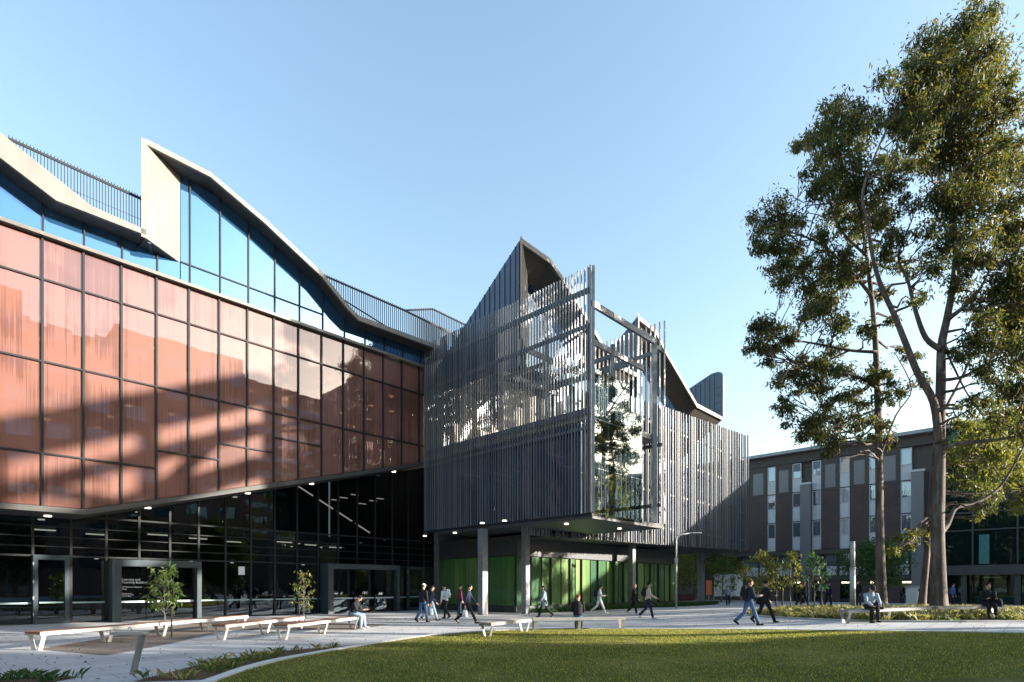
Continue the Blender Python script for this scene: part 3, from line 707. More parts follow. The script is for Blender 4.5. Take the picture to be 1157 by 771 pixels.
# green glass block
MB().bst(24.85, 44.8, 23.42, 30.9, 3.5, 4.6).build('header_beam', M['dark'], bld)
MB().bst(24.95, 44.7, 23.6, 30.9, 0, .42).build('plinth', M['dark'], bld)
MB().bst(25.0, 44.7, 23.75, 30.9, .42, 3.5).build('core_wall', M['interior'], bld)
a = 24.9; k = 0
while a < 44.6:
    wd = [.55,.75,1.0,.95,1.0,1.0][k%6]; b = min(a+wd, 44.75); t0 = 23.5 + (.09 if k%2 else 0)
    MB().bst(a+.012, b-.012, t0, t0+.03, .42, 3.46).build('green_panel', M['green'], bld)
    MB().bst(b-.02, b+.02, 23.44, 23.7, .42, 3.46).build('panel_fin', M['dark'], bld)
    a = b; k += 1
t = 23.65
while t < 30.6:
    MB().bst(24.86, 24.9, t+.012, t+1.1, .42, 3.46).build('green_panel', M['green'], bld); t += 1.12
def column(u, t, wd, zt_, v0=None):
    s, t, _ = st(u, t=t); MB().bst(s-wd/2, s+wd/2, t-wd/2, t+wd/2, 0, zt_).build('column', M['steel'], bld, bevel=.02)
column(545.5, 23.4, .42, ZB-.27); column(594, 22.3, .36, ZB-.27); column(714, 22.4, .4, 4.75); column(792, 24.4, .5, 5.1)
for u, t in ((514, 26),(480, 29), (545,21), (570,19.5), (640,18.2), (700, 17.5)):
    s, t, _ = st(u, t=t); downlight(s, t, ZB-.3, .11)
# ---- roofs behind the screens
TQ = 21.5
roofC = [(23.2,20.85),(25.7,20.75),(27.2,20.0),(31,17.5),(33,16.6),(35.55,16.6)]
topC = [(23.2,21.15),(25.7,21.05),(27.2,20.3),(31,17.8),(33,16.9),(35.55,16.9)]
roofD = [(35.6,20.8),(38,20.6),(39.7,19.4),(44.8,16.6),(49.85,16.6)]
topD = [(35.6,21.1),(38,20.9),(39.7,19.7),(44.8,16.95),(49.85,16.9)]
roof(roofC, topC, TQ, 29, drop=5.6); roof(roofD, topD, TQ, 29, drop=5.6)
def fin(s, zlo, d=.9):
    MB().prism([B(s,TQ-.02,zlo), B(s+1.7,TQ+1.1,zlo), B(s+1.7,TQ+1.1,20.8), B(s,TQ-.02,21.2)], (-.16*D1.x,-.16*D1.y,0)).build('roof_fin', M['fascia'], bld)
    mb = MB(); pts = [(TQ+.05,20.9),(TQ+.05,14),(TQ+7.5,14),(TQ+7.5,15.6)]
    mb.prism([B(s-.2,t,z) for t, z in pts], D1*.12)
    t = TQ+.3
    while t < TQ+7.3:
        z1 = 20.9 + (15.6-20.9)*(t-TQ)/7.5; mb.bst(s-.25, s-.2, t, t+.04, 14, z1); t += .42
    mb.build('standing_seam_wall', M['seam'], bld)
fin(23.2, 15.5); fin(35.6, 15.5)
for r_, a0, b0 in ((roofC, 25.0, 33.0), (roofD, 37.2, 46)):
    for k in range(5):
        a = a0+(b0-a0)*k/5; b = a0+(b0-a0)*(k+1)/5
        panel(a+.02, b-.02, 14.8, 14.8, (lerpprof(r_,a)+.05, lerpprof(r_,b)+.05), TQ+1.3, TQ+1.34, M['slatglass'], 'window_pane')
mb = MB(); poly = [(49.9,21.5),(53.2,22.95),(53.6,25),(49.9,25)]
zz = 20.7
prof = [(21.5,16.9),(21.5,20.6),(21.62,20.95),(21.95,21.12),(22.6,21.1),(25.05,20.15),(25.05,16.9)]
mb.prism([B(49.9,t,z) for t,z in prof], D1*.1 + D1*.2)
for t in (22.3,22.75,23.2,23.65,24.1,24.55): mb.bst(49.85, 49.9, t, t+.05, 16.9, 21.08-(t-22.3)*.36)
for z in (17.6,18.3,19.0,19.7): mb.bst(49.87, 49.9, 21.55, 22.25, z, z+.03)
mb.build('plant_room_wall', M['seam'], bld)
# ------------------------------------------------------------------ brick building
SBK = 65.0
bk = empty('brick_building', B(SBK, 16, 0), ROTB, 'four storey dark brick office block with white window strips and flat roof', 'building')
def tb_(x): return st(830+x/3.505, s=SBK)[1]
T0, T1 = 34.0, 7.4
RZ = 16.3
MB().bst(SBK+.3, SBK+15, T1, T0, 0, RZ-.3).build('core_wall', M['render'], bk)
mb = MB(); mb.bst(SBK-.6, SBK+15.4, T1-.1, T0+.4, RZ-.32, RZ); mb.build('roof', M['roofgrey'], bk)
mb = MB(); mb.bst(SBK-.05, SBK+.3, T1, T0, 14.95, RZ-.33); mb.build('parapet_band', M['render'], bk)
wins = [(130,162),(228,264),(307,342),(416,455),(532,570),(657,702)]
bricks = [(20,58-2),(58,130),(162,228),(343,416),(456,532),(571,657)]
pil = [(265,305),(703,752)]
for x0, x1 in bricks:
    a, b = tb_(x1), tb_(x0)
    MB().bst(SBK-.02, SBK+.3, a, b, 5.5, 11.6).build('brick_panel', M['brick'], bk)
    MB().bst(SBK+.0, SBK+.3, a, b, 11.62, 14.94).build('spandrel', M['render'], bk)
    m_ = (a+b)/2; wd = (b-a)
    MB().bst(SBK-.015, SBK-.003, a+wd*.22, b-wd*.22, 11.9, 14.3).build('window', M['greygl'], bk)
for x0, x1 in wins:
    a, b = tb_(x1), tb_(x0)
    for z0, zm, z1 in ((11.8,13.25,14.85),(8.65,10.1,11.7),(5.5,6.9,8.55)):
        o = MB().bst(SBK+.1, SBK+.28, a+.06, b-.06, zm, z1).build('window', M['win'], bk)
        f_ = MB(); f_.bst(SBK+.04, SBK+.1, a, a+.09, zm, z1); f_.bst(SBK+.04, SBK+.1, b-.09, b, zm, z1); f_.bst(SBK+.04, SBK+.1, a+.09, b-.09, z1-.08, z1); f_.bst(SBK+.04,SBK+.1,a+.09,b-.09,zm,zm+.07)
        f_.build('window_frame', M['white'], o)
        MB().bst(SBK+.05, SBK+.29, a, b, z0, zm-.02).build('white_spandrel', M['white'], bk)
for x0, x1 in pil:
    a, b = tb_(x1), tb_(x0); MB().bst(SBK-.5, SBK+.3, a, b, 0, 12.4).build('pilaster', M['greygl'], bk)
    MB().bst(SBK-.58, SBK+.32, a-.08, b+.08, 12.4, 12.6).build('pilaster_cap', M['white'], bk)
MB().bst(SBK-.25, SBK+.3, T1, T0, 5.0, 5.45).build('string_course', M['render'], bk)
MB().bst(SBK-.12, SBK+.3, T1, T0, 2.3, 2.75).build('string_course', M['render'], bk)
for (x0, x1) in [(30,90),(100,130),(165,225),(308,340),(362,402),(416,455),(476,516),(545,590),(610,690)]:
    a, b = tb_(x1), tb_(x0)
    MB().bst(SBK+.1, SBK+.29, a, b, 3.75, 4.95).build('window', M['win'], bk)
    MB().bst(SBK+.06, SBK+.29, a, b, 2.78, 3.72).build('white_spandrel', M['white'], bk)
for (x0, x1) in [(235,262),(318,342),(418,458),(532,572),(657,706)]:
    a, b = tb_(x1), tb_(x0)
    MB().bst(SBK+.12, SBK+.29, a, b, 0, 2.2).build('doorway', M['gglass'], bk)
    MB().bst(SBK+.08, SBK+.12, a+.12, b-.12, 1.95, 2.1).build('door_light', M['led'], bk)
for x0, x1 in [(20,234),(343,417),(459,531),(573,656)]:
    MB().bst(SBK-.02, SBK+.3, tb_(x1), tb_(x0), 0, 2.29).build('brick_base', M['brick'], bk)
# ------------------------------------------------------------------ glass building
gb = empty('glass_building', B(SBK, -10, 0), ROTB, 'dark green glass fronted building behind the eucalyptus trees, right of brick block', 'building')
gT = [7.2, 5.2, 2.2, -0.8, -3.8, -6.8, -10, -13, -16, -19, -22, -25, -28.5]
MB().bst(SBK+3, SBK+14, -28.5, 7.3, 0, 16.0).build('back_wall', M['interior'], gb)
MB().bst(SBK-.8, SBK+14.4, -29, 7.28, 16.02, RZ+.05).build('roof', M['roofgrey'], gb)
fm = MB()
for a, b in zip(gT[1:], gT):
    for z0, z1 in ((3.55,6.6),(6.7,8.2),(8.3,11.2),(11.3,13.2),(13.3,16.0)):
        MB().bst(SBK-.02, SBK+.02, a+.05, b-.05, z0, z1).build('glass_pane', M['facglass'], gb)
    MB().bst(SBK+1.0, SBK+1.04, a+.05, b-.05, .05, 2.6).build('glass_pane', M['facglass'], gb)
    fm.bst(SBK-.1, SBK+.1, a-.06, a+.06, 3.5, 16.0)
for z in (6.65, 8.25, 11.25, 13.25): fm.bst(SBK-.09, SBK+.09, -28.5, 7.2, z-.06, z+.06)
fm.build('mullion_grid', M['dark'], gb)
MB().bst(SBK-.5, SBK+1.2, -28.6, 7.25, 2.65, 3.5).build('canopy_beam', M['dark'], gb)
for t in (5.8, 2.2, -1.6, -5.4, -9): MB().bst(SBK-.3, SBK+.1, t-.2, t+.2, 0, 2.64).build('column', M['dark'], gb)
for t in (4.4, -3.0): MB().bst(SBK-.2, SBK-.1, t-.35, t+.35, 3.6, 6.2).build('teal_panel', plain('teal_glass', (.05,.2,.2), .2), gb)
for t in (3.4, -.6, -4.2): MB().bst(SBK+1.2, SBK+1.3, t, t+1.2, 2.4, 2.46).build('ceiling_light', M['dl'], gb)
# ------------------------------------------------------------------ off to the right and behind the camera
ob = empty('opposite_building', B(10, -36, 0), ROTB, 'tall orange brick building facing the copper facade across the lawn', 'building')
mb = MB(); mb.bst(0, 35.5, -46, -31, 0, 33.5); mb.bst(0, 8, -45, -31.5, 33.5, 37); mb.bst(17, 27, -45, -32, 33.5, 36.5); mb.build('wall', M['brick2'], ob)
mb = MB()
for z in range(4, 33, 4):
    for s in np.arange(2, 33, 4.2): mb.bst(s, s+2.4, -31, -30.9, z, z+1.9)
mb.build('windows', M['win'], ob)
pg = empty('added_shadow_beams', B(40.5, -23, 0), ROTB, 'added unseen stack of steel beams casting shadow bands on the copper facade', 'shadow caster')  # unseen beams, added to throw the shadow bands on the copper wall
mb = MB()
for z0, z1 in ((24.0,25.5),(22.5,22.95),(20.4,21.2),(18.9,19.25),(16.6,17.6)): mb.bst(40, 40.8, -26, -10.4, z0, z1)
mb.bar(B(40.4,-25,16.8), B(40.4,-13,23), .4, .5); mb.bar(B(40.4,-24,23), B(40.4,-12,18.4), .4, .45)
mb.build('beam', M['dark'], pg)
for t in (-11, -18.5, -25.6): MB().bst(40.9, 41.4, t-.25, t+.25, 0, 25.4).build('post', M['dark'], pg)
tw = empty('added_reflection_slab', B(52, -106, 0), ROTB, 'added unseen tall slab darkening the reflection in the copper facade', 'building')  # unseen slab, added to keep bright sky out of the copper's reflections
mb = MB(); mb.bst(25, 87, -112, -100, 0, 58); mb.bst(34, 60, -111, -101, 58, 63); mb.build('wall', M['brick2'], tw)
mb = MB()
for z in range(4, 56, 4): mb.bst(26, 86, -100, -99.9, z, z+1.5)
mb.build('windows', M['win'], tw)
lb = empty('low_building', B(90, -75, 0), ROTB, 'low dark building beyond the added shadow beams', 'building')
MB().bst(50, 130, -95, -82, 0, 13).build('wall', M['render'], lb)

# ------------------------------------------------------------------ trees
def leaves(name, clumps, m, parent, size=(.24,.055), dens=420, droop=.7, flat=.8, sub=7, sig=.34):
    """clumps: (centre, radius). Many single leaves gathered round a few twig ends per clump."""
    allV = []
    for c, r in clumps:
        n = int(dens*r*r) + 6; k = max(3, int(sub*(r/.8)))
        dirs = RNG.normal(size=(k,3)); dirs /= np.linalg.norm(dirs, axis=1)[:,None]
        subs = np.array(c) + dirs*(r*RNG.uniform(.25,.95,(k,1)))*np.array([1,1,flat])
        idx = RNG.integers(0, k, n); sr = RNG.uniform(.6, 1.3, k)
        pos = subs[idx] + RNG.normal(size=(n,3))*(r*sig*sr[idx])[:,None]*np.array([1,1,.75])
        ax = RNG.normal(size=(n,3))*.6; ax[:,2] -= droop*1.2; ax /= np.linalg.norm(ax, axis=1)[:,None]
        sd_ = np.cross(ax, RNG.normal(size=(n,3))); sd_ /= np.linalg.norm(sd_, axis=1)[:,None]+1e-9
        l = (size[0]*RNG.uniform(.6,1.3,n))[:,None]; wd = (size[1]*RNG.uniform(.7,1.3,n))[:,None]
        V = np.stack([pos, pos+ax*l*.45+sd_*wd*.5, pos+ax*l, pos+ax*l*.45-sd_*wd*.5], 1); allV.append(V.reshape(-1,3))
    return quads(name, np.concatenate(allV), m, parent)
def wob(a, b, n, amp):
    pts = [Vector(a).lerp(Vector(b), i/n) for i in range(n+1)]
    for p in pts[1:-1]: p += Vector((random.gauss(0,amp), random.gauss(0,amp), random.gauss(0,amp)))
    return pts
def euc(name, label, u, v, Y, limbs, clumps, rad0, leaf, depth=2.2, group=None, dens=420, size=(.26,.06), sp=1.0):
    base = G(u, v); Y = base.y if Y is None else Y
    e = empty(name, Vector((base.x, Y, gz(base.x, Y))), 0, label, 'tree', group)
    tr = MB(); nodes = []
    for li, (px, r0, r1, dz) in enumerate(limbs):
        pts = []; n = len(px)
        for i, (a, b) in enumerate(px): pts.append(P(a, b, Y + dz*(i/(n-1)) + (0 if li == 0 else 0)))
        if li == 0: pts[0].z = gz(base.x, Y)-.1
        fine = []
        for i in range(n-1):
            for k in range(4):
                t = k/4; p0, p1, p2, p3 = pts[max(i-1,0)], pts[i], pts[i+1], pts[min(i+2,n-1)]
                fine.append(.5*((2*p1)+(p2-p0)*t+(2*p0-5*p1+4*p2-p3)*t*t+(3*p1-p0-3*p2+p3)*t**3))
        fine.append(pts[-1]); m_ = len(fine)
        rr = [r0+(r1-r0)*(i/(m_-1))**.8 for i in range(m_)]
        if li == 0: rr = [r*(1+.32*math.exp(-i*.9)) for i, r in enumerate(rr)]
        tr.tube(fine, rr, 12 if r0 > .2 else 8)
        nodes += [(p, r) for p, r in zip(fine, rr) if (p-fine[0]).length > .5 or li]
    C = []
    clumps = clumps + [(a+random.uniform(-1.3,1.3)*r, b+random.uniform(-1.1,1.3)*r, r*random.uniform(.35,.75)) for a, b, r in clumps for _ in range(random.choice((1,1,2)))]
    hi = [q for q in nodes if q[0].z > base.z+5]
    for a, b, r in clumps:
        y = Y + random.uniform(-depth, depth); c = P(a, b, y); rw = r/F*Y*sp
        C.append((c, rw))
        p, rp = min(hi, key=lambda q: (q[0]-c).length + (2.0 if q[0].z > c.z+.5 else 0))
        pts = wob(p, c, 5, .12); tr.tube(pts, [min(rp*.6,.07)+.012-(min(rp*.6,.07))*i/5 for i in range(6)], 5)
        for _ in range(4):
            d = Vector((random.gauss(0,1), random.gauss(0,1), random.gauss(.2,.8))).normalized()*rw*.9
            tr.tube(wob(pts[3], c+d, 3, .06), [.022,.016,.012,.006], 4)
    tr.build('trunk', M['bark'], e, smooth=True)
    leaves('crown', C, leaf, e, size, dens, sig=.36)
    return e
A_l = [([(1061,692),(1060,640),(1059.5,600),(1061,540),(1062,490),(1063,430),(1064,390),(1070,360),(1077,320),(1080,280),(1078,240),(1085,180),(1095,100),(1100,40)], .35, .04, .4),
 ([(1061,500),(1055,455),(1037,422),(1024,390),(1010,355),(996,325),(986,290),(980,250),(975,215),(1000,150),(1020,110)], .20, .03, -1.2),
 ([(1063,395),(1046,382),(1034,350),(1026,318),(1015,290),(1030,250)], .15, .03, 1.2), ([(1072,360),(1090,346),(1108,325),(1120,300)], .13, .03, -1.0),
 ([(1063,508),(1085,501),(1120,498),(1157,492)], .13, .05, -1.2), ([(1063,602),(1071,592),(1080,574),(1100,570),(1130,550),(1157,505)], .15, .05, 1.0),
 ([(1064,430),(1090,425),(1120,405),(1140,380)], .10, .03, 1.5), ([(1078,285),(1100,270),(1130,250),(1157,225)], .10, .03, -1.5), ([(1066,390),(1090,440),(1110,470)], .06, .02, 1), ([(1080,240),(1062,205),(1050,150),(1040,90)], .09, .03, 1.2)]
A_c = [(1100,20,20),(1085,45,26),(1112,50,22),(1050,52,20),(1030,72,18),(1075,80,30),(1108,85,26),(1045,95,24),(1022,108,20),(1080,115,32),(1112,118,24),(1060,140,32),(1098,152,32),(1030,138,20),(1012,148,13),(1085,188,34),(1120,175,20),(1118,205,24),(1055,182,26),(1060,218,26),(1095,228,30),(1122,240,22),(1144,122,13),(1150,103,13),(1139,96,10),(1150,182,16),(1145,222,18),(1150,158,11),(1075,268,20),(1108,278,22),(1143,268,19),(1150,320,24),(1130,345,26),(1150,375,24),(1120,385,20),(1145,410,26),(1110,418,16),(1146,445,20),(1090,325,13),(1058,298,13),(1085,402,11),(1048,258,13),(1165,290,25),(1170,390,26),(1165,450,24),(1172,200,20),(1120,60,16),(1066,60,22),(1040,165,18),(1040,120,20),(1120,20,10),(1165,480,18),(1030,232,12),(1100,330,12),(1035,300,12),(1100,300,14),(1112,450,13),(1136,462,13),(1005,180,12),(1012,205,12),(1000,238,10),(1018,182,13),(1022,262,13),(1005,275,12),(1008,130,10),(1125,300,15),(1155,345,19),(1115,362,14),(1150,258,16),(1130,322,15),(1140,298,13),(1100,382,11),(1128,432,13),(1040,335,9),(1120,570,9)]
euc('eucalyptus_tree', 'tallest eucalyptus with the thick forked trunk directly behind the right bench', 1060, 691, None, A_l, A_c, .5, M['leafA'], 2.2, 'tall eucalyptus trees', 900, (.25,.07), 1.02)
B_l = [([(996,688),(995,640),(994,600),(993,500),(991,430),(988,370),(983,320),(978,280),(972,240),(965,200),(955,150)], .27, .03, .5),
 ([(992,440),(975,428),(950,421),(925,416),(905,412)], .09, .03, -1), ([(991,398),(960,396),(930,390),(900,385),(872,380)], .10, .03, 1), ([(985,335),(960,305),(930,278),(905,266),(880,260)], .10, .03, -1), ([(992,470),(965,490),(935,475)], .07, .02, .8), ([(980,290),(950,260),(935,220),(930,180)], .08, .03, 1.2), ([(993,520),(1012,470),(1030,440),(1012,400)], .06, .02, -.5)]
B_c = [(940,130,17),(955,118,14),(928,150,16),(965,140,17),(914,156,13),(905,160,9),(945,165,20),(925,180,13),(970,165,16),(990,132,10),(960,190,20),(940,200,17),(975,200,18),(932,215,13),(955,225,20),(980,230,18),(1000,212,13),(942,245,18),(965,255,20),(990,255,16),(1008,242,12),(928,268,12),(880,235,18),(865,250,14),(895,250,16),(856,265,11),(875,275,16),(895,285,16),(880,300,14),(895,315,16),(910,300,13),(930,290,16),(950,300,18),(920,330,18),(940,330,18),(960,320,14),(930,355,18),(950,365,16),(915,350,12),(975,300,12),(1000,290,12),(1018,300,10),(850,370,11),(865,365,12),(880,372,12),(858,390,10),(875,390,10),(846,394,7),(895,380,9),(890,420,12),(905,405,14),(920,415,16),(940,400,14),(955,420,14),(880,435,9),(905,430,12),(930,440,14),(975,430,14),(990,420,12),(960,445,12),(1000,450,9),(890,470,11),(910,475,14),(930,470,16),(950,475,14),(970,460,12),(905,495,9),(925,495,12),(945,495,12),(965,480,10),(940,510,8),(985,470,10),(1012,500,7),(1000,482,10),(1030,400,9),(1045,430,9),(1020,440,8),(1000,330,11),(1010,362,9),(975,372,11),(1002,422,9),(870,410,8),(862,378,10),(885,452,9)]
euc('eucalyptus_tree', 'slimmer straight eucalyptus with the leaning left crown, second trunk from the right', 996, 688, None, B_l, B_c, .3, M['leafA'], 2.4, 'tall eucalyptus trees', 880, (.26,.075), 1.04)
C_l = [([(1041,687),(1046,640),(1050,600),(1053,540),(1061,480),(1085,430),(1110,380)], .20, .05, .5), ([(1050,610),(1040,600),(1025,605),(1015,618)], .06, .02, -1), ([(1054,530),(1085,520),(1120,500),(1150,495)], .12, .03, .6)]
C_c = [(1085,505,18),(1110,490,20),(1135,480,18),(1100,530,18),(1080,540,12),(1125,520,20),(1145,500,17),(1150,540,18),(1088,472,13),(1120,555,12),(1100,572,9),(1020,610,9),(1035,606,9),(1012,620,7),(1046,600,6),(1028,615,7),(1165,520,22),(1170,560,18),(1160,470,18),(1075,515,10)]
euc('eucalyptus_tree', 'leaning eucalyptus partly hidden just left of the thickest trunk', 1043, 687, None, C_l, C_c, .5, M['leafG'], 2.0, 'tall eucalyptus trees', 700, (.26,.078), 1.0)
# smaller trees ---------------------------------------------------
def small_tree(name, label, pos, h, r, leaf, trunk_r=.05, n=16, size=(.16,.06), dens=500, bare=.4, group=None, staked=False, flat=1.25, droop=.6):
    x, y = pos; z = gz(x, y); e = empty(name, Vector((x,y,z)), 0, label, 'tree', group)
    tr = MB(); top = Vector((x+random.uniform(-.05,.05)*h, y, z+h*.86)); t = wob((x,y,z-.05), top, 6, h*.008)
    tr.tube(t, [trunk_r*(1-.75*i/6) for i in range(7)], 8); C = []
    for i in range(n):
        f = bare + (1-bare)*(i+.5)/n; a = i*2.4+random.uniform(-.4,.4); rr = r*math.sin(math.pi*min(.97, .18+.8*(f-bare)/(1-bare)))**.7*random.uniform(.55,1)
        c = Vector((x+math.cos(a)*rr, y+math.sin(a)*rr, z+h*f)); C.append((c, r*random.uniform(.3,.46)))
        p = Vector((x,y,z)).lerp(top, max(.2, min(1, f-.08))); tr.tube(wob(p, c, 3, r*.05), [trunk_r*.35, trunk_r*.25, trunk_r*.2, .004], 5)
    tr.build('trunk', M['bark2'], e, smooth=True); leaves('crown', C, leaf, e, size, dens, droop, 1, 6)
    return e
def gp(u, v): p = G(u, v); return p.x, p.y
small_tree('young_tree', 'young tree with drooping green leaves beside the long left bench', gp(186,719), 2.25, .55, M['leafB'], .022, 22, (.20,.06), 300, .42, 'young plaza trees')
small_tree('young_tree', 'thin young tree by the glass between the two short benches', gp(343,703), 2.3, .48, M['leafG'], .022, 18, (.16,.05), 320, .25, 'young plaza trees')
small_tree('garden_tree', 'bushy golden green tree behind the walking couple', gp(860,690.5), 3.0, .95, M['leafG'], .05, 26, (.17,.075), 420, .38, 'staked trees in the garden bed')
small_tree('garden_tree', 'slender sunlit sapling between the black stakes', gp(894,689.5), 3.0, .62, M['leafG'], .035, 20, (.17,.075), 420, .42, 'staked trees in the garden bed')
small_tree('garden_tree', 'shaded dark green sapling left of the tall light pole', gp(921,689), 2.9, .6, M['leafD'], .035, 18, (.17,.07), 420, .4, 'staked trees in the garden bed')
small_tree('spreading_tree', 'dark green spreading tree in front of the brick block behind the slim trunk', (27.0, 42), 4.6, 2.3, M['leafD'], .12, 34, (.2,.08), 330, .45)
bgt = [(17.5,62,7.5,2.6,'leafG'),(21,66,8.5,3,'leafG'),(24.5,72,9,3.2,'leafD'),(18.5,70,9,3,'leafD'),(27,78,9.5,3.4,'leafG'),(21.5,58,4.2,1.5,'leafB'),(23.2,60,4.8,1.6,'leafG'),(16,75,8,3,'leafG'),(30,84,10,4,'leafD')]
bgl = ['golden tree seen under the slatted wing, beside the far column','second sunlit tree glimpsed beneath the slatted wing','dark tree shaded behind the sunlit ones under the wing','dark tree directly behind the street lamp post','tall golden tree at the back, beyond the white banner','small green tree near the white banner','small golden tree left of the brick block corner','pale tree furthest left beneath the wing','large dark tree furthest back under the wing']
for (x,y,h,r,l), lab in zip(bgt, bgl): small_tree('background_tree', lab, (x,y), h, r, M[l], .11, 26, (.3,.13), 130, .25, 'trees beyond the slatted wing')
# trees standing off to the right and behind: they cast the long dappled shadows
sa = small_tree('shade_tree', 'low broad tree outside the frame beside the lawn', (23.5, 11.0), 5.6, 2.1, M['leafA'], .14, 30, (.3,.12), 170, .32, 'trees right of the frame')
sb_ = small_tree('shade_tree', 'tall sparse tree outside the frame to the right', (36, 27.5), 11, 1.7, M['leafA'], .16, 20, (.3,.11), 80, .4, 'trees right of the frame')
for k, x, y, rot, scl in [(0,20.5,9.2,1,.8),(0,26,8.3,2,1.1),(0,21.5,13.6,4,.62),(0,29,9.5,3,1.3),(1,35,19.2,2,.95),(1,31.5,22.5,3,.9),(1,46,5.5,.5,1.25),(1,38,23,4,1.0),(1,46,19.5,5,1.3),(1,52,16,1,1.5),(1,40,27,2,1.0),(0,28,8.4,5,1.6),(0,30.5,7.2,1,1.65),(1,48,8.2,1,1.75),(1,63,6,3,2.05),(0,-12,-18,0,2.1),(0,6,-22,1,2.3),(0,24,-14,3,2.0),(0,38,-8,1,2.3),(0,52,-12,2,2.4),(0,-30,-8,0,3.2),(0,-42,-2,1,3.4),(0,-24,-17,2,3.0),(0,-55,-14,3,3.8),(0,-38,-24,4,3.4),(0,-60,4,5,3.4)]:
    Mx = Matrix.Translation((x,y,gz(x,y))) @ Matrix.Rotation(rot,4,'Z') @ Matrix.Scale(scl,4); copy_tree((sa, sb_)[k], Mx)
# stakes beside the young trees
for i, (u, v) in enumerate([(877,689.5),(884,690),(900,689),(905,688.8),(913,689.2),(928,688.5)]):
    p = G(u, v); MB().tube([p+Vector((0,0,-.05)), p+Vector((0,0,1.7))], .045, 8).build('tree_stake', M['stake'], label='black timber stake standing in the garden bed among saplings', cat='stake', group='garden tree stakes')
for (u, v), lb_ in zip([(194,720.5),(338,704)], ['black stake tied to the young tree at the long bench','black stake beside the thin young tree by the glass']):
    p = G(u, v); e = empty('tree_stake', p, 0, lb_, 'stake', 'plaza tree stakes'); MB().tube([p+Vector((0,0,-.05)), p+Vector((0,0,.95))], .025, 8).build('post', M['stake'], e)
    MB().bar(p+Vector((0,0,.3)), p+Vector((-.13,.02,.3)), .03, .04).build('tie', M['stake'], e)
# ------------------------------------------------------------------ benches
def bench(p0, p1, nleg, top, label, group=None, legm='cream', wd=.46, h=.45):
    a, b = Vector(p0), Vector(p1); d = (b-a).to_2d().normalized(); d = Vector((d.x,d.y,0)); x = Vector((d.y,-d.x,0)); ln = (b-a).to_2d().length
    e = empty('bench', (a+b)/2, math.atan2(d.y,d.x), label, 'bench', group)
    za, zb = gz(a.x,a.y)+h, gz(b.x,b.y)+h
    A = Vector((a.x,a.y,za)); Bv = Vector((b.x,b.y,zb)); s_ = MB()
    for k in range(5):
        o = x*(wd*(k-2)/5); s_.bar(A+o, Bv+o, wd/5-.012, .05)
    s_.build('seat', M[top], e)
    MB().bar(A+x*(wd/2)-Vector((0,0,.035)), Bv+x*(wd/2)-Vector((0,0,.035)), .02, .09).build('edge_rail', M[legm], e)
    MB().bar(A-x*(wd/2)-Vector((0,0,.035)), Bv-x*(wd/2)-Vector((0,0,.035)), .02, .09).build('edge_rail', M[legm], e)
    for k in range(nleg):
        c = A.lerp(Bv, (k+.06)/(nleg-.88) if nleg > 1 else .5); c.z -= .03; g_ = gz(c.x,c.y)
        for sg in (-1, 1):
            MB().bar(c+x*sg*wd*.46-Vector((0,0,.02)), Vector((c.x,c.y,g_))+x*sg*wd*.2, .022, .11, up=d).build('leg', M[legm], e)
        MB().bar(c+x*wd*.45-Vector((0,0,.03)), c-x*wd*.45-Vector((0,0,.03)), .08, .03).build('crossbar', M[legm], e)
    return e
bench((-12.0,14.1,0), (-10.6,22.2,0), 5, 'timber', 'long red timber bench on white steel legs at the far left', 'timber plaza benches')
bench((-8.75,16.8,0), (-8.05,21.5,0), 3, 'timber', 'short red timber bench between the long bench and the occupied bench', 'timber plaza benches')
bench((-6.9,16.8,0), (-6.0,21.5,0), 3, 'timber', 'red timber bench with the man in blue jeans sitting at its end', 'timber plaza benches')
bench((-.85,17.7,0), (.5,19.9,0), 2, 'greytimber', 'short grey bench angled away at the lawn edge', 'grey lawn benches', 'palesteel')
bench((.72,20.4,0), (4.15,20.9,0), 3, 'greytimber', 'grey bench at the lawn edge with a seated person facing away', 'grey lawn benches', 'palesteel')
bench((11.75,20.0,0), (15.2,20.7,0), 3, 'greytimber', 'grey garden bench where the padded jacket man sits', 'grey garden benches', 'palesteel')
bench((15.5,20.8,0), (18.5,21.4,0), 3, 'greytimber', 'grey garden bench where the person in black sits by the trees', 'grey garden benches', 'palesteel')
# ------------------------------------------------------------------ drinking fountain
p = G(150, 762); e = empty('drinking_fountain', p, 0, 'grey leaning post fountain with a slim trough arm near the front left', 'fountain')
top = p + Vector((.10,.12,.72))
MB().bar(p+Vector((0,0,-.02)), top, .13, .05, up=(1,0,0)).build('post', M['steel'], e, bevel=.006)
arm = top + Vector((-.68,.2,0))
MB().bar(top+Vector((.06,0,.02)), arm, .17, .05).build('trough', M['palesteel'], e, bevel=.006)
mb = MB(); q = top.lerp(arm, .38)+Vector((0,0,.02)); mb.tube([q, q+Vector((0,0,.08)), q+Vector((-.03,0,.1)), q+Vector((-.06,0,.085))], .012, 8); mb.build('spout', M['palesteel'], e)
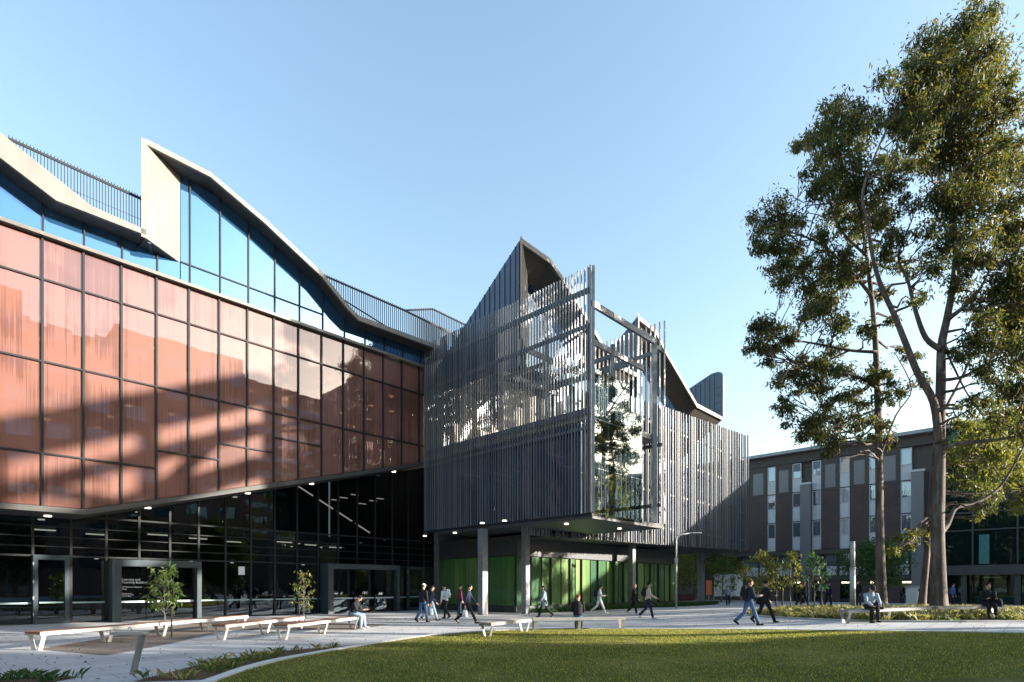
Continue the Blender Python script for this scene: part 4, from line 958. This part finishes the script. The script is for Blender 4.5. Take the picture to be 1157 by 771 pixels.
# ------------------------------------------------------------------ lamp, poles, bin, signs
p = G(764, 687.5); p.z = 0; Y = p.y
e = empty('street_lamp', p, 0, 'slim grey street lamp with bent arm in front of the slatted wing', 'street lamp')
hz = EYE + (H0-604)/F*Y
MB().tube([p, p+Vector((0,0,hz*.5)), p+Vector((0,0,hz-.35)), p+Vector((.06,0,hz-.12)), p+Vector((.3,0,hz)), p+Vector((1.2,0,hz+.1))], [.075,.07,.055,.05,.045,.04], 10).build('pole', M['lamp'], e, smooth=True)
MB().box(p+Vector((1.35,0,hz+.1)), .6, .2, .07).build('lamp_head', M['lamp'], e, bevel=.02)
mb = MB(); mb.box(p+Vector((-.02,-.06,hz*.66)), .2, .2, .3); mb.tube([p, p+Vector((0,0,.12))], .16, 10); mb.build('junction_box', M['lamp'], e)
p = G(963.5, 689); Y = p.y; hz = (EYE + (H0-612)/F*Y) - p.z
e = empty('light_pole', p, 0, 'plain straight grey pole behind the seated man in the padded jacket', 'pole')
MB().tube([p, p+Vector((0,0,hz*.62))], .13, 14).build('pole_base', M['lamp'], e, smooth=True); MB().tube([p+Vector((0,0,hz*.62)), p+Vector((0,0,hz))], .105, 14).build('pole_shaft', M['lamp'], e, smooth=True)
MB().tube([p+Vector((0,0,hz*.6)), p+Vector((0,0,hz*.62))], .15, 14).build('collar', M['lamp'], e)
p = P(1033, 686, 40); p.z = gz(p.x, p.y); e = empty('litter_bin', p, .5, 'white litter bin standing against the base of the brick block', 'bin')
MB().box(p+Vector((0,0,.72)), .75, .75, 1.3, .5).build('body', M['bin'], e, bevel=.04)
MB().box(p+Vector((0,0,1.43)), .82, .82, .1, .5).build('lid', M['lamp'], e, bevel=.03); MB().box(p+Vector((0,0,.04)), .6, .6, .08, .5).build('foot', M['stake'], e)
Mb = Matrix.Rotation(.5,4,'Z'); MB().box(p+Mb.to_3x3() @ Vector((-.1,-.385,1.2)), .4, .03, .16, .5).build('slot', M['stake'], e)
p = G(801, 681); p = Vector((.349*50, 50, 0)); e = empty('site_sign', p, 0, 'orange sign on a thin post under the slatted wing', 'sign')
MB().tube([p, p+Vector((0,0,1.5))], .03, 8).build('post', M['lamp'], e); MB().box(p+Vector((0,-.04,1.5)), .5, .03, 1.3).build('panel', M['orange'], e, bevel=.01)
p = Vector((.383*58, 58, 0)); e = empty('banner', p, 0, 'white banner board among trees under the slatted wing', 'banner')
MB().box(p+Vector((0,0,1.75)), 3.0, .1, 2.3).build('board', M['whiteplastic'], e, bevel=.02)
for sx in (-1.4, 1.4): MB().tube([p+Vector((sx,.1,0)), p+Vector((sx,.1,2.9))], .05, 8).build('leg', M['lamp'], e)
MB().box(p+Vector((-2.1,-.1,1.75)), 1.2, .1, 2.3).build('dark_board', M['dark'], e)
MB().bst(46.5, 62, 30, 30.4, 0, .75).build('planter_wall', M['redwall'], label='low red brick planter wall beneath the slatted wing', cat='wall')

# ------------------------------------------------------------------ people
def cloth(name, c, var=.15): return plain('cloth_'+name, c, .85, var, 8, spec=.2)
CL = dict(black=cloth('black',(.018,.018,.02)), navy=cloth('navy',(.022,.03,.055)), jeans=cloth('blue_jeans',(.075,.13,.25)), ljeans=cloth('light_jeans',(.25,.34,.46)), grey=cloth('grey',(.22,.24,.27)),
 white=cloth('white',(.62,.63,.65)), beige=cloth('beige',(.50,.42,.34)), blue=cloth('blue',(.06,.12,.38)), maroon=cloth('maroon',(.12,.025,.05)), bluegrey=cloth('blue_grey',(.26,.33,.40)),
 shoe=cloth('shoe',(.02,.02,.02)), wshoe=cloth('white_shoe',(.5,.5,.5)), hairD=cloth('dark_hair',(.015,.012,.01)), hairB=cloth('brown_hair',(.09,.045,.025)), hairR=cloth('auburn_hair',(.16,.055,.03)), hairF=cloth('fair_hair',(.34,.23,.12)), phone=cloth('phone',(.01,.01,.012)))
def person(label, pos, head, Hh=1.75, pose='walk', stride=24, arms='swing', top='black', leg='navy', shoe='shoe', hair='hairD', skin='skin', lean=4, nod=8, coat=0.0, longhair=False, bag=None, bagcol='black', phone=False, cap=None, seat_h=.45, phase=1, grp=None):
    k = Hh/1.75; yaw = R(head)
    fw = Vector((math.cos(yaw), math.sin(yaw), 0)); rt = Vector((math.sin(yaw), -math.cos(yaw), 0)); up = Vector((0,0,1))
    base = Vector(pos); e = empty('person', base, 0, label, 'person', grp)
    def dirv(ang): return fw*math.sin(R(ang)) - up*math.cos(R(ang))           # limb hanging down, swung forward by ang
    TH, SH, FT = .43*k, .43*k, .08*k
    J = {}
    if pose == 'sit':
        pel = base + up*(seat_h+.10*k); angs = {1:(82,-6),-1:(86,6)}
    elif pose == 'stand':
        pel = base + up*(TH+SH+FT); angs = {1:(2,-1),-1:(-2,-3)}
    else:
        angs = {phase:(stride, stride-6), -phase:(-stride*.65, -stride*.65-32)}
        low = max(TH*math.cos(R(a))+SH*math.cos(R(b)) for a, b in angs.values()); pel = base + up*(low+FT)
    ld = (up*math.cos(R(lean)) + fw*math.sin(R(lean))).normalized(); lf = fw*math.cos(R(lean)) - up*math.sin(R(lean))
    chest = pel + ld*.34*k; neck = pel + ld*.50*k; hd = (up*math.cos(R(lean+nod)) + fw*math.sin(R(lean+nod))).normalized(); hf = (fw*math.cos(R(lean+nod)) - up*math.sin(R(lean+nod)))
    headc = neck + ld*.06*k + hd*.125*k
    for s in (1,-1):
        hip = pel + rt*s*.09*k; kn = hip + dirv(angs[s][0])*TH; an = kn + dirv(angs[s][1])*SH
        pitch = angs[s][1] if pose == 'walk' and angs[s][1] < -25 else 0
        toe_d = (fw*math.cos(R(pitch*.9)) + up*math.sin(R(pitch*.9))).normalized()
        J[s] = dict(hip=hip, kn=kn, an=an, toe=toe_d)
        sh = neck - ld*.05*k + rt*s*.175*k
        if arms == 'phone': ua, fa, inn = 12, 96, .16
        elif arms == 'one' and s == 1: ua, fa, inn = 10, 95, .1
        elif arms == 'lap': ua, fa, inn = 22, 62, .15
        elif arms == 'down': ua, fa, inn = 2, 12, .0
        else:
            sw = -s*phase*stride*.8; ua, fa, inn = sw, sw+18, .02
        ua += lean*.4
        el = sh + (dirv(ua) + rt*s*.12).normalized()*.29*k; wr = el + (dirv(fa) - rt*s*inn*2.2).normalized()*.25*k
        J[s].update(sh=sh, el=el, wr=wr, hd=(dirv(fa+8)-rt*s*inn).normalized())
    # one continuous body surface grown from a skeleton
    vsn = [pel, chest, neck, headc-hd*.07*k]; rad = [.105*k, .105*k, .05*k, .06*k]; es = [(0,1),(1,2),(2,3)]
    for s in (1,-1):
        j = J[s]; n0 = len(vsn); vsn += [j['hip'], j['kn'], j['an'], j['an']+j['toe']*.13*k-up*.045*k]; rad += [.075*k,.055*k,.038*k,.035*k]; es += [(0,n0),(n0,n0+1),(n0+1,n0+2),(n0+2,n0+3)]
        n0 = len(vsn); vsn += [j['sh'], j['el'], j['wr'], j['wr']+j['hd']*.05*k]; rad += [.05*k,.038*k,.027*k,.03*k]; es += [(1,n0),(n0,n0+1),(n0+1,n0+2),(n0+2,n0+3)]
    me = bpy.data.meshes.new('body'); me.from_pydata(vsn, es, []); ob_ = bpy.data.objects.new('tmp_body', me); COL.objects.link(ob_)
    md = ob_.modifiers.new('s', 'SKIN'); ob_.modifiers.new('d', 'SUBSURF').levels = 1
    for i, sv in enumerate(me.skin_vertices[0].data): sv.radius = (rad[i], rad[i]); sv.use_root = i == 0
    dg = bpy.context.evaluated_depsgraph_get(); ev = ob_.evaluated_get(dg); mm = ev.to_mesh()
    b_ = MB(); b_.add([v.co.copy() for v in mm.vertices], [tuple(p_.vertices) for p_ in mm.polygons]); ev.to_mesh_clear()
    bpy.data.objects.remove(ob_); bpy.data.meshes.remove(me)
    Mh = Matrix((rt, hf, hd)).transposed()
    b_.ball(headc, .072*k, .09*k, .115*k, Mh, 12, 9); b_.ball(headc+hf*.035*k-hd*.06*k, .055*k, .055*k, .06*k, Mh)
    b_.ball(headc+hf*.093*k-hd*.015*k, .014*k, .02*k, .025*k, Mh, 6, 5)
    for s in (1,-1):
        b_.ball(headc+rt*s*.074*k-hd*.005*k, .012*k, .025*k, .032*k, Mh, 6, 5)
        j = J[s]; w0 = j['wr']; h_ = j['hd']; sd_ = rt*s
        pn = h_.cross(sd_).normalized(); pal = w0+h_*.05*k
        b_.tube([w0, pal, w0+h_*.09*k], [(.022*k,.014*k),(.036*k,.016*k),(.034*k,.013*k)], 8, side=fw)
        for q, ln in enumerate((.065,.078,.072,.055)):
            o_ = fw*(.026-.0175*q)*k; f0 = w0+h_*.085*k+o_; b_.tube([f0, f0+h_*ln*.5*k, f0+h_*ln*.85*k-sd_*.022*k], [.009*k,.0085*k,.007*k], 5)
        t0_ = w0+h_*.035*k+fw*.03*k; b_.tube([t0_, t0_+(h_+fw*1.1).normalized()*.035*k, t0_+(h_*1.4+fw*.8).normalized()*.065*k], [.011*k,.01*k,.008*k], 5)
    b_.build('body', M[skin], e, smooth=True)
    m_ = MB()
    for s in (1,-1): m_.ball(headc+hf*.083*k+rt*s*.03*k+hd*.012*k, .011*k, .008*k, .008*k, Mh, 6, 5)
    m_.ball(headc+hf*.085*k-hd*.06*k, .022*k, .006*k, .006*k, Mh, 6, 5); m_.build('face_features', CL['hairD'], e, smooth=True)
    # hair
    h_ = MB(); h_.ball(headc-hf*.014*k+hd*.028*k, .081*k, .092*k, .098*k, Mh, 12, 8)
    if longhair: h_.tube([headc-hf*.04*k+hd*.03*k, headc-hf*.075*k-hd*.06*k, headc-hf*.085*k-hd*.2*k, headc-hf*.08*k-hd*.3*k], [(.075*k,.05*k),(.08*k,.05*k),(.07*k,.04*k),(.04*k,.02*k)], 10, side=rt)
    h_.build('hair', CL[hair], e, smooth=True)
    if cap:
        c_ = MB(); c_.ball(headc-hf*.004*k+hd*.05*k, .086*k, .1*k, .082*k, Mh, 12, 8); c_.ball(headc+hf*.10*k+hd*.05*k, .06*k, .06*k, .012*k, Mh, 10, 5); c_.build('cap', CL[cap], e, smooth=True)
    # trousers
    t_ = MB()
    for s in (1,-1):
        j = J[s]; a, b, c = j['hip']+up*.04*k, j['kn'], j['an']+up*.01*k
        t_.tube([a, a.lerp(b,.35), a.lerp(b,.8), b, b.lerp(c,.15), b.lerp(c,.5), c], [.098*k,.09*k,.07*k,.066*k,.064*k,.064*k,.058*k], 10, side=rt)
    t_.tube([pel-ld*.09*k, pel-ld*.02*k, pel+ld*.08*k, pel+ld*.12*k], [(.12*k,.09*k),(.165*k,.115*k),(.155*k,.105*k),(.14*k,.1*k)], 12, side=rt)
    t_.build('trousers', CL[leg], e, smooth=True)
    # jacket
    c_ = MB(); w1 = .17*k
    rings = [(pel-ld*(.02+coat)*k, (w1*1.05,.135*k)), (pel+ld*.08*k,(w1,.13*k)), (pel+ld*.22*k,(w1*.97,.125*k)), (chest+ld*.02*k,(w1*1.06,.13*k)), (neck-ld*.06*k,(w1*1.02,.11*k)), (neck-ld*.01*k,(.11*k,.085*k)), (neck+ld*.045*k,(.068*k,.068*k))]
    if coat: rings[0] = (pel-ld*coat*k, (w1*1.12,.16*k))
    c_.tube([a for a,_ in rings], [b for _,b in rings], 14, side=rt)
    for s in (1,-1):
        j = J[s]; c_.tube([j['sh']-rt*s*.05*k+up*.01*k, j['sh']+rt*s*.01*k, j['sh'].lerp(j['el'],.5), j['el'], j['el'].lerp(j['wr'],.4), j['wr']], [.06*k,.07*k,.062*k,.056*k,.052*k,.043*k], 9, side=fw)
    c_.build('jacket', CL[top], e, smooth=True)
    for s in (1,-1):
        j = J[s]; d = j['toe']; dn = d.cross(rt); dn = dn if dn.z < 0 else -dn; a = j['an']+dn*.035*k
        s_ = MB().tube([a-d*.065*k, a-d*.045*k, a+d*.06*k, a+d*.15*k, a+d*.19*k], [(.028*k,.028*k),(.045*k,.045*k),(.046*k,.042*k),(.046*k,.03*k),(.025*k,.018*k)], 10, side=rt)
        s_.build('shoe', CL[shoe], e, smooth=True)
    W = dict(pel=pel, chest=chest, neck=neck, ld=ld, lf=lf, rt=rt, fw=fw, J=J, k=k, up=up)
    if bag == 'backpack':
        c = chest - lf*.20*k + ld*.0*k; Mb_ = Matrix((rt, lf, ld)).transposed(); bm_ = empty('backpack', c, 0, bagcol[1], 'backpack', 'backpacks worn by walkers')
        x_ = MB(); x_.tube([c-ld*.22*k, c-ld*.18*k, c, c+ld*.17*k, c+ld*.22*k], [(.11*k,.06*k),(.15*k,.10*k),(.155*k,.11*k),(.135*k,.085*k),(.07*k,.03*k)], 12, side=rt); x_.build('pack', CL[bagcol[0]], bm_, smooth=True)
        y_ = MB(); y_.tube([c-lf*.09*k-ld*.15*k, c-lf*.10*k-ld*.02*k], [(.1*k,.035*k),(.1*k,.03*k)], 10, side=rt); y_.build('pocket', CL[bagcol[0]], bm_, smooth=True)
        for s in (1,-1):
            z_ = MB(); q = neck-ld*.02*k+rt*s*.1*k; z_.tube([c+ld*.16*k+rt*s*.08*k, q+ld*.03*k, q+lf*.135*k-ld*.10*k, chest+lf*.14*k+rt*s*.12*k-ld*.08*k, c-ld*.15*k+rt*s*.15*k+lf*.1*k], .017*k, 6); z_.build('strap', CL['black'], bm_)
    elif bag == 'hand':
        c = J[1]['wr']+J[1]['hd']*.09*k; bm_ = empty('carrier_bag', c-up*.42, 0, bagcol[1], 'bag')
        x_ = MB(); x_.tube([c-up*.44, c-up*.42, c-up*.25, c-up*.12], [(.10,.06),(.13,.08),(.12,.07),(.09,.03)], 10, side=fw); x_.build('sack', CL[bagcol[0]], bm_, smooth=True)
        z_ = MB(); z_.tube([c-up*.12+fw*.06, c, c-up*.12-fw*.06], .01, 6); z_.build('handle', CL[bagcol[0]], bm_)
    elif bag == 'shoulder':
        c = pel + rt*(-.24*k) - fw*.06*k + up*.02; bm_ = empty('shoulder_bag', c, 0, bagcol[1], 'bag')
        x_ = MB(); x_.tube([c-up*.16, c-up*.13, c+up*.1, c+up*.14], [(.13,.05),(.16,.07),(.15,.06),(.12,.03)], 10, side=fw); x_.build('pouch', CL[bagcol[0]], bm_, smooth=True)
        z_ = MB(); z_.tube([c+up*.13+fw*.1, chest+lf*.15*k, neck+rt*.1*k, chest-lf*.15*k, c+up*.13-fw*.1], .014, 6); z_.build('strap', CL[bagcol[0]], bm_)
    elif bag == 'floor':
        c = base + fw*.30 - rt*.24 + up*.0; c.z = gz(c.x, c.y); bm_ = empty('rucksack', c, 0, bagcol[1], 'bag')
        x_ = MB(); x_.tube([c, c+up*.03, c+up*.22, c+up*.38, c+up*.42], [(.12,.08),(.15,.11),(.15,.11),(.11,.07),(.05,.03)], 12, side=fw); x_.build('pack', CL[bagcol[0]], bm_, smooth=True)
        z_ = MB(); z_.tube([c+up*.4+fw*.05, c+up*.46, c+up*.4-fw*.05], .012, 6); z_.build('handle', CL[bagcol[0]], bm_)
    elif bag == 'lap':
        c = pel - rt*.3*k + fw*.12*k + up*.06; bm_ = empty('bag', c, 0, bagcol[1], 'bag')
        x_ = MB(); x_.tube([c-up*.16, c-up*.12, c+up*.08, c+up*.14], [(.14,.09),(.19,.13),(.17,.11),(.08,.05)], 12, side=fw); x_.build('pouch', CL[bagcol[0]], bm_, smooth=True)
        z_ = MB(); z_.tube([c+up*.12+fw*.1, c+up*.24, c+up*.12-fw*.1], .012, 6); z_.build('strap', CL[bagcol[0]], bm_)
    if phone:
        c = (J[1]['wr']+J[1]['hd']*.11*k)*.5 + (J[-1]['wr']+J[-1]['hd']*.11*k)*.5 if arms != 'one' else J[1]['wr']+J[1]['hd']*.10*k
        Mp = Matrix((rt, (lf*.6+up*.8).normalized(), rt.cross((lf*.6+up*.8).normalized()))).transposed()
        x_ = MB().box(c+up*.03, .075, .15, .01, M=Mp); x_.build('phone', CL['phone'], label=phone, cat='phone', bevel=.003)
    return e
# seated people
def seatpos(x, y): return Vector((x, y, gz(x,y)))
person('man in black jacket and light jeans hunched over a phone on a timber bench', seatpos(-6.05,21.3), -8, 1.75, 'sit', arms='phone', top='black', leg='ljeans', shoe='wshoe', lean=22, nod=24, bag='floor', bagcol=('black','black rucksack on the paving by the seated man in light jeans'), phone='small dark phone held by the seated man in light jeans')
person('auburn haired person in a black jacket seated facing away on a grey bench', seatpos(2.42,20.7), 80, 1.72, 'sit', arms='lap', top='black', leg='jeans', hair='hairR', lean=12, nod=14)
person('man in a padded grey jacket and black cap sitting on a bench looking down', seatpos(12.75,20.15), 262, 1.78, 'sit', arms='lap', top='bluegrey', leg='black', cap='black', lean=20, nod=24, bag='lap', bagcol=('black','black bag beside the seated man in the padded grey jacket'))
person('person in black with short hair sitting at the right bench end, hands together', seatpos(17.9,21.25), 250, 1.76, 'sit', arms='phone', top='black', leg='black', lean=8, nod=12, bag='lap', bagcol=('black','black bag beside the person in black on the right bench'), phone='dark phone held by the person in black on the right bench')
# walkers
def W_(u, v): return G(u, v)
person('person in black top and blue jeans walking away with a pale cap', W_(478,703.5), 55, 1.76, 'walk', 14, 'down', 'black', 'jeans', cap='white', lean=2)
person('walker in dark jacket with pale collar and light jeans, close behind black top', W_(487,701.5), 15, 1.70, 'walk', 22, 'swing', 'navy', 'ljeans', bag='hand', bagcol=('grey','small grey bag carried by the walker in light jeans'))
person('man in white shirt and black trousers wearing a pale backpack, facing left', W_(503,699.5), 150, 1.72, 'walk', 10, 'down', 'white', 'black', bag='backpack', bagcol=('white','pale backpack on the man in the white shirt'))
person('person in maroon and navy standing in shade behind the striding man', W_(519,697), 20, 1.74, 'stand', 10, 'down', 'maroon', 'navy')
person('man in navy jacket striding right with a white carrier bag', W_(528,704.5), -5, 1.80, 'walk', 30, 'swing', 'navy', 'black', bag='hand', bagcol=('white','white plastic carrier bag held by the striding man in navy'), lean=8)
person('dark haired woman in a pale blue grey coat walking left past green glass', W_(615,698), 190, 1.70, 'walk', 22, 'swing', 'bluegrey', 'black', coat=.28, longhair=True)
person('person in white and pale grey clothes walking right while reading a phone', W_(677,693.8), -5, 1.74, 'walk', 26, 'phone', 'white', 'white', 'wshoe', bag='backpack', bagcol=('navy','dark backpack on the person in white clothes'), nod=20, phone='phone held by the walker in white clothes')
person('fair haired woman in a black coat and leggings walking before green glass', W_(716,694.5), -20, 1.70, 'walk', 14, 'one', 'black', 'black', 'wshoe', hair='hairF', coat=.12, longhair=True)
person('bearded man in a beige hoodie and navy trousers with a backpack', W_(732,699.8), -12, 1.78, 'walk', 18, 'lap', 'beige', 'navy', 'wshoe', bag='backpack', bagcol=('black','dark backpack on the man in the beige hoodie'))
person('distant person in grey blue top walking on the shaded path', Vector((.383*46,46,gz(.383*46,46))), 250, 1.72, 'walk', 14, 'swing', 'bluegrey', 'navy')
person('young man in dark jacket and blue jeans carrying a bulky backpack', W_(846,707), 2, 1.78, 'walk', 24, 'phone', 'navy', 'jeans', hair='hairB', bag='backpack', bagcol=('black','bulky black backpack on the young man in blue jeans'))
person('person in black and white jacket striding beside the young man in jeans', W_(864,704), 8, 1.72, 'walk', 28, 'one', 'black', 'black', coat=.1, bag='shoulder', bagcol=('black','black shoulder bag on the striding person beside the young man'))
def W2(u, Y): x = (u-U0)/F*Y; return Vector((x, Y, gz(x, Y)))
person('dark clothed walker with white shoes behind the saplings', W2(907,38), 0, 1.74, 'walk', 28, 'swing', 'black', 'black', 'wshoe', bag='hand', bagcol=('black','dark bag held by the walker behind the saplings'))
person('person in dark clothes with a white backpack walking away near brick block', W2(927,37), 80, 1.74, 'walk', 16, 'down', 'black', 'black', bag='backpack', bagcol=('white','white backpack seen from behind near the brick block'))
person('dark clothed person walking just right of the white backpack', W2(936,37.6), 40, 1.72, 'walk', 18, 'swing', 'navy', 'black')
person('dark haired person in black standing behind the plain grey pole', W2(970,36), 200, 1.74, 'stand', 8, 'down', 'black', 'navy')
person('person in a bright blue hoodie behind the thickest tree trunk', W2(1076,39), 300, 1.66, 'walk', 16, 'down', 'blue', 'navy')
